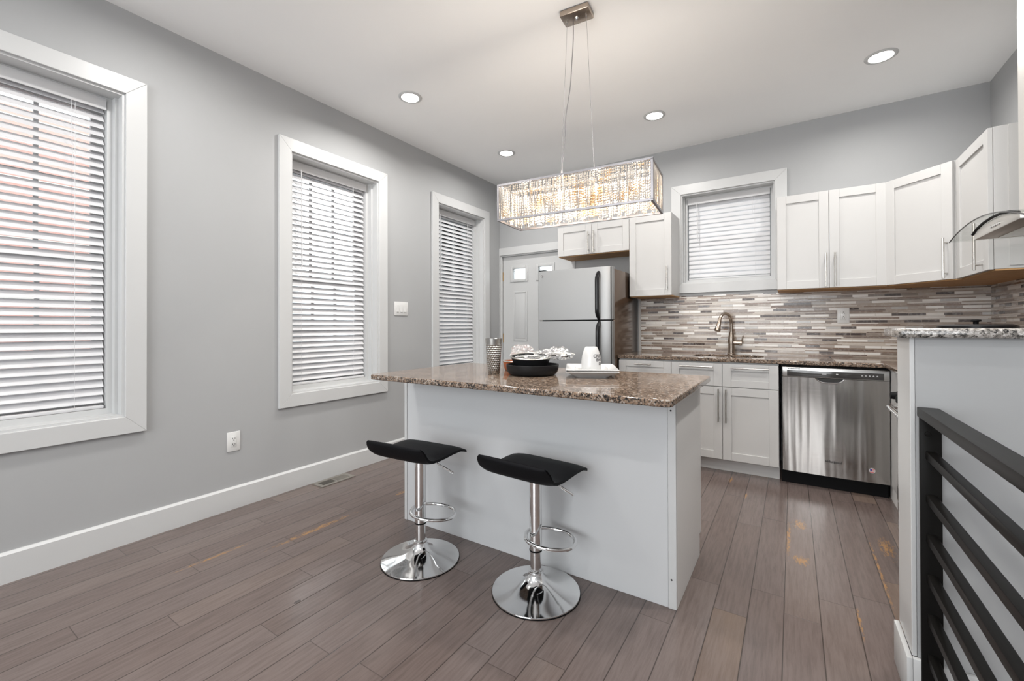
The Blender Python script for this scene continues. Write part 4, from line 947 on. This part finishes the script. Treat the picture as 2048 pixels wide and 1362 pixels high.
bm = lathe(B(), [(0.0, -0.012), (0.006, -0.011), (0.008, -0.004), (0.010, 0.0)], 14, Matrix.Translation((0.0, 0, cz_ - 0.032))); pobj('canopy_nut', bm, 'chrome', cn)
for s in (-1, 1):
    pobj('suspension_cable', tube(B(), [(s * 0.055, 0, cz_ - 0.032), (s * 0.098, 0, hz - 0.002)], 0.0009, 6), 'frame_metal')
    pobj('cable_grip', lathe(B(), [(0.005, -0.012), (0.005, 0.0)], 10, Matrix.Translation((s * 0.055, 0, cz_ - 0.032))), 'chrome', cn)
pts = []
for k in range(25):
    u = k / 24; z = cz_ - 0.032 + (hz - cz_ + 0.03) * u
    pts.append((-0.022 + 0.012 * math.sin(u * 5.6 + 0.2) - 0.055 * u + 0.006 * math.sin(u * 19) * u, -0.01 * math.sin(u * PI), z))
pobj('power_cord', tube(B(), pts, 0.0024, 8), 'frame_metal')

# ================================================================== RECESSED LIGHTS
def downlight(loc, label):
    t_ = thing('recessed_light', label, 'ceiling light', loc, 0, 'round recessed ceiling lights'); return t_
spots = [((0.630, -2.110), 'round recessed ceiling light nearest the left wall, left of the pendant cords'), ((0.655, -0.835), 'round recessed ceiling light near the back left corner, just above the pendant lamp'),
         ((2.100, -0.805), 'round recessed ceiling light right of the pendant cords, before the sink window'), ((3.535, -0.803), 'round recessed ceiling light nearest the corner cabinets at upper right')]
first = None
for (x, y), lab in spots:
    if first is None:
        first = downlight((x, y, H), lab)
        obj('trim_ring', lathe(B(), [(0.064, -0.006), (0.068, -0.009), (0.084, -0.005), (0.087, -0.0005), (0.064, -0.0005)], 48, None, False), 'white_trim', first, 0.9, True)
        obj('lens', lathe(B(), [(0.0, -0.0045), (0.0655, -0.0045), (0.0655, -0.001)], 40), 'lamp_lens', first, 0.9, True)
    else: dup(first, (x, y, H), 0, lab)
# seen lamps, unseen ones along their grid, and one added to brighten the aisle
for x, y in [p for p, _ in spots] + [(3.535, -2.11), (0.75, -3.45), (2.1, -3.45), (3.05, -2.75), (0.64, -5.0), (3.54, -5.0), (2.1, -6.2)]:
    near = y > -3.0
    area('recessed_and_fill_light', (x, y, H - 0.012), 0.12, 0.12, DOWN_POWER * (0.92 if y > -1.0 else 1.35 if near else 1.0), DOWN_COL, (0, 0, 0), 'DISK', 2.9 if y > -1.0 else 2.75 if near else 3.0)

# ================================================================== WALL PLATES, FLOOR VENT, RAILING
def outlet(label, mat, vert=True):
    th = thing('wall_outlet', label, 'outlet', tuple(mat.translation))
    T = lambda b: xf(b, mat)
    obj('cover_plate', T(box(B(), -0.04, 0.04, -0.006, -0.0005, -0.063, 0.063, 0.003)), 'plate_white', th)
    ins = obj('receptacle', T(box(B(), -0.0175, 0.0175, -0.0078, -0.0055, -0.036, 0.036, 0.002)), 'plate_white', th)
    b = B()
    for zc in (-0.018, 0.018):
        s = 1 if vert else -1
        for u in (-0.0065, 0.0065): box(b, u - 0.0014, u + 0.0014, -0.0084, -0.0077, zc + s * 0.002 - 0.0045, zc + s * 0.002 + 0.0045)
        lathe(b, [(0.0, 0.0004), (0.003, 0.0004), (0.003, -0.0005)], 10, Matrix.Translation((0, -0.008, zc - s * 0.009)) @ Matrix.Rotation(PI / 2, 4, 'X'))
    obj('sockets', T(b), 'dark_slot', ins, 0)
outlet('white wall outlet low on the left wall between the two nearest windows', to_left(-3.058) @ Matrix.Translation((0, 0, 0.433)))
outlet('white outlet set in the mosaic backsplash above the dishwasher', Matrix.Translation((3.393, -0.0092, 1.253)), False)
th = thing('light_switch', 'white double light switch plate between the middle and far windows', 'light switch', (0, -1.625, 1.339)); T_ = to_left(-1.625) @ Matrix.Translation((0, 0, 1.339))
obj('cover_plate', xf(box(B(), -0.082, 0.082, -0.006, -0.0005, -0.064, 0.064, 0.003), T_), 'plate_white', th)
for u in (-0.045, 0.0, 0.045):
    obj('rocker', xf(prism(B(), [(-0.0058, -0.033), (-0.0105, -0.030), (-0.0068, 0.033), (-0.0055, 0.033)], 'x', u - 0.0135, u + 0.0135), T_), 'plate_white', th, 0)
th = thing('floor_vent', 'metal floor register in the boards beside the left baseboard', 'floor vent', (0.10, -2.39, 0))
bm = wall_cells(B(), 'z', 0.0005, 0.006, (0.032, 0.165), (-2.535, -2.248), [(0.062, 0.138, -2.505, -2.398), (0.062, 0.138, -2.388, -2.28)])
obj('frame', bm, 'vent_metal', th, 0)
bm = B()
for k in range(26):
    y = -2.503 + k * 0.0088
    if -2.4 < y < -2.386: continue
    boxm(bm, Matrix.Translation((0.1, y, 0.003)) @ Matrix.Rotation(math.radians(35 if k < 13 else -35), 4, 'X'), -0.038, 0.038, -0.0008, 0.0008, -0.0025, 0.0025)
obj('louvres', bm, 'vent_metal', th, 0)
obj('duct_shade', box(B(), 0.063, 0.137, -2.504, -2.281, 0.0002, 0.0008), 'dark_slot', th, 0, label='dark sheet painting the shade below the louvres')  # thin dark sheet on the floor stands in for the shaded opening

th = thing('railing', 'black metal railing with six horizontal bars running from the half wall', 'railing', (3.39, -3.8, 0))
RXc = 3.392
obj('top_rail', box(B(), RXc - 0.026, RXc + 0.024, -5.0, -2.6385, 0.892, 0.920, 0.002), 'black_metal', th, 0.5)
obj('post', box(B(), RXc - 0.022, RXc + 0.027, -2.652, -2.6385, 0.0, 0.8915, 0.0015), 'black_metal', th, 0.5)
obj('post', box(B(), RXc - 0.022, RXc + 0.027, -4.99, -4.94, 0.0, 0.8915, 0.0015), 'black_metal', th, 0.5)
for z in (0.778, 0.648, 0.528, 0.408, 0.288, 0.166):
    obj('bar', box(B(), RXc + 0.002 - 0.012, RXc + 0.002 + 0.012, -4.9395, -2.6525, z - 0.012, z + 0.012, 0.0015), 'black_metal', th, 0.5)
obj('bolt', lathe(B(), [(0.0, 0.006), (0.007, 0.005), (0.008, 0.0)], 12, Matrix.Translation((RXc - 0.004, -2.652, 0.842)) @ Matrix.Rotation(PI / 2, 4, 'X')), 'black_metal', th)
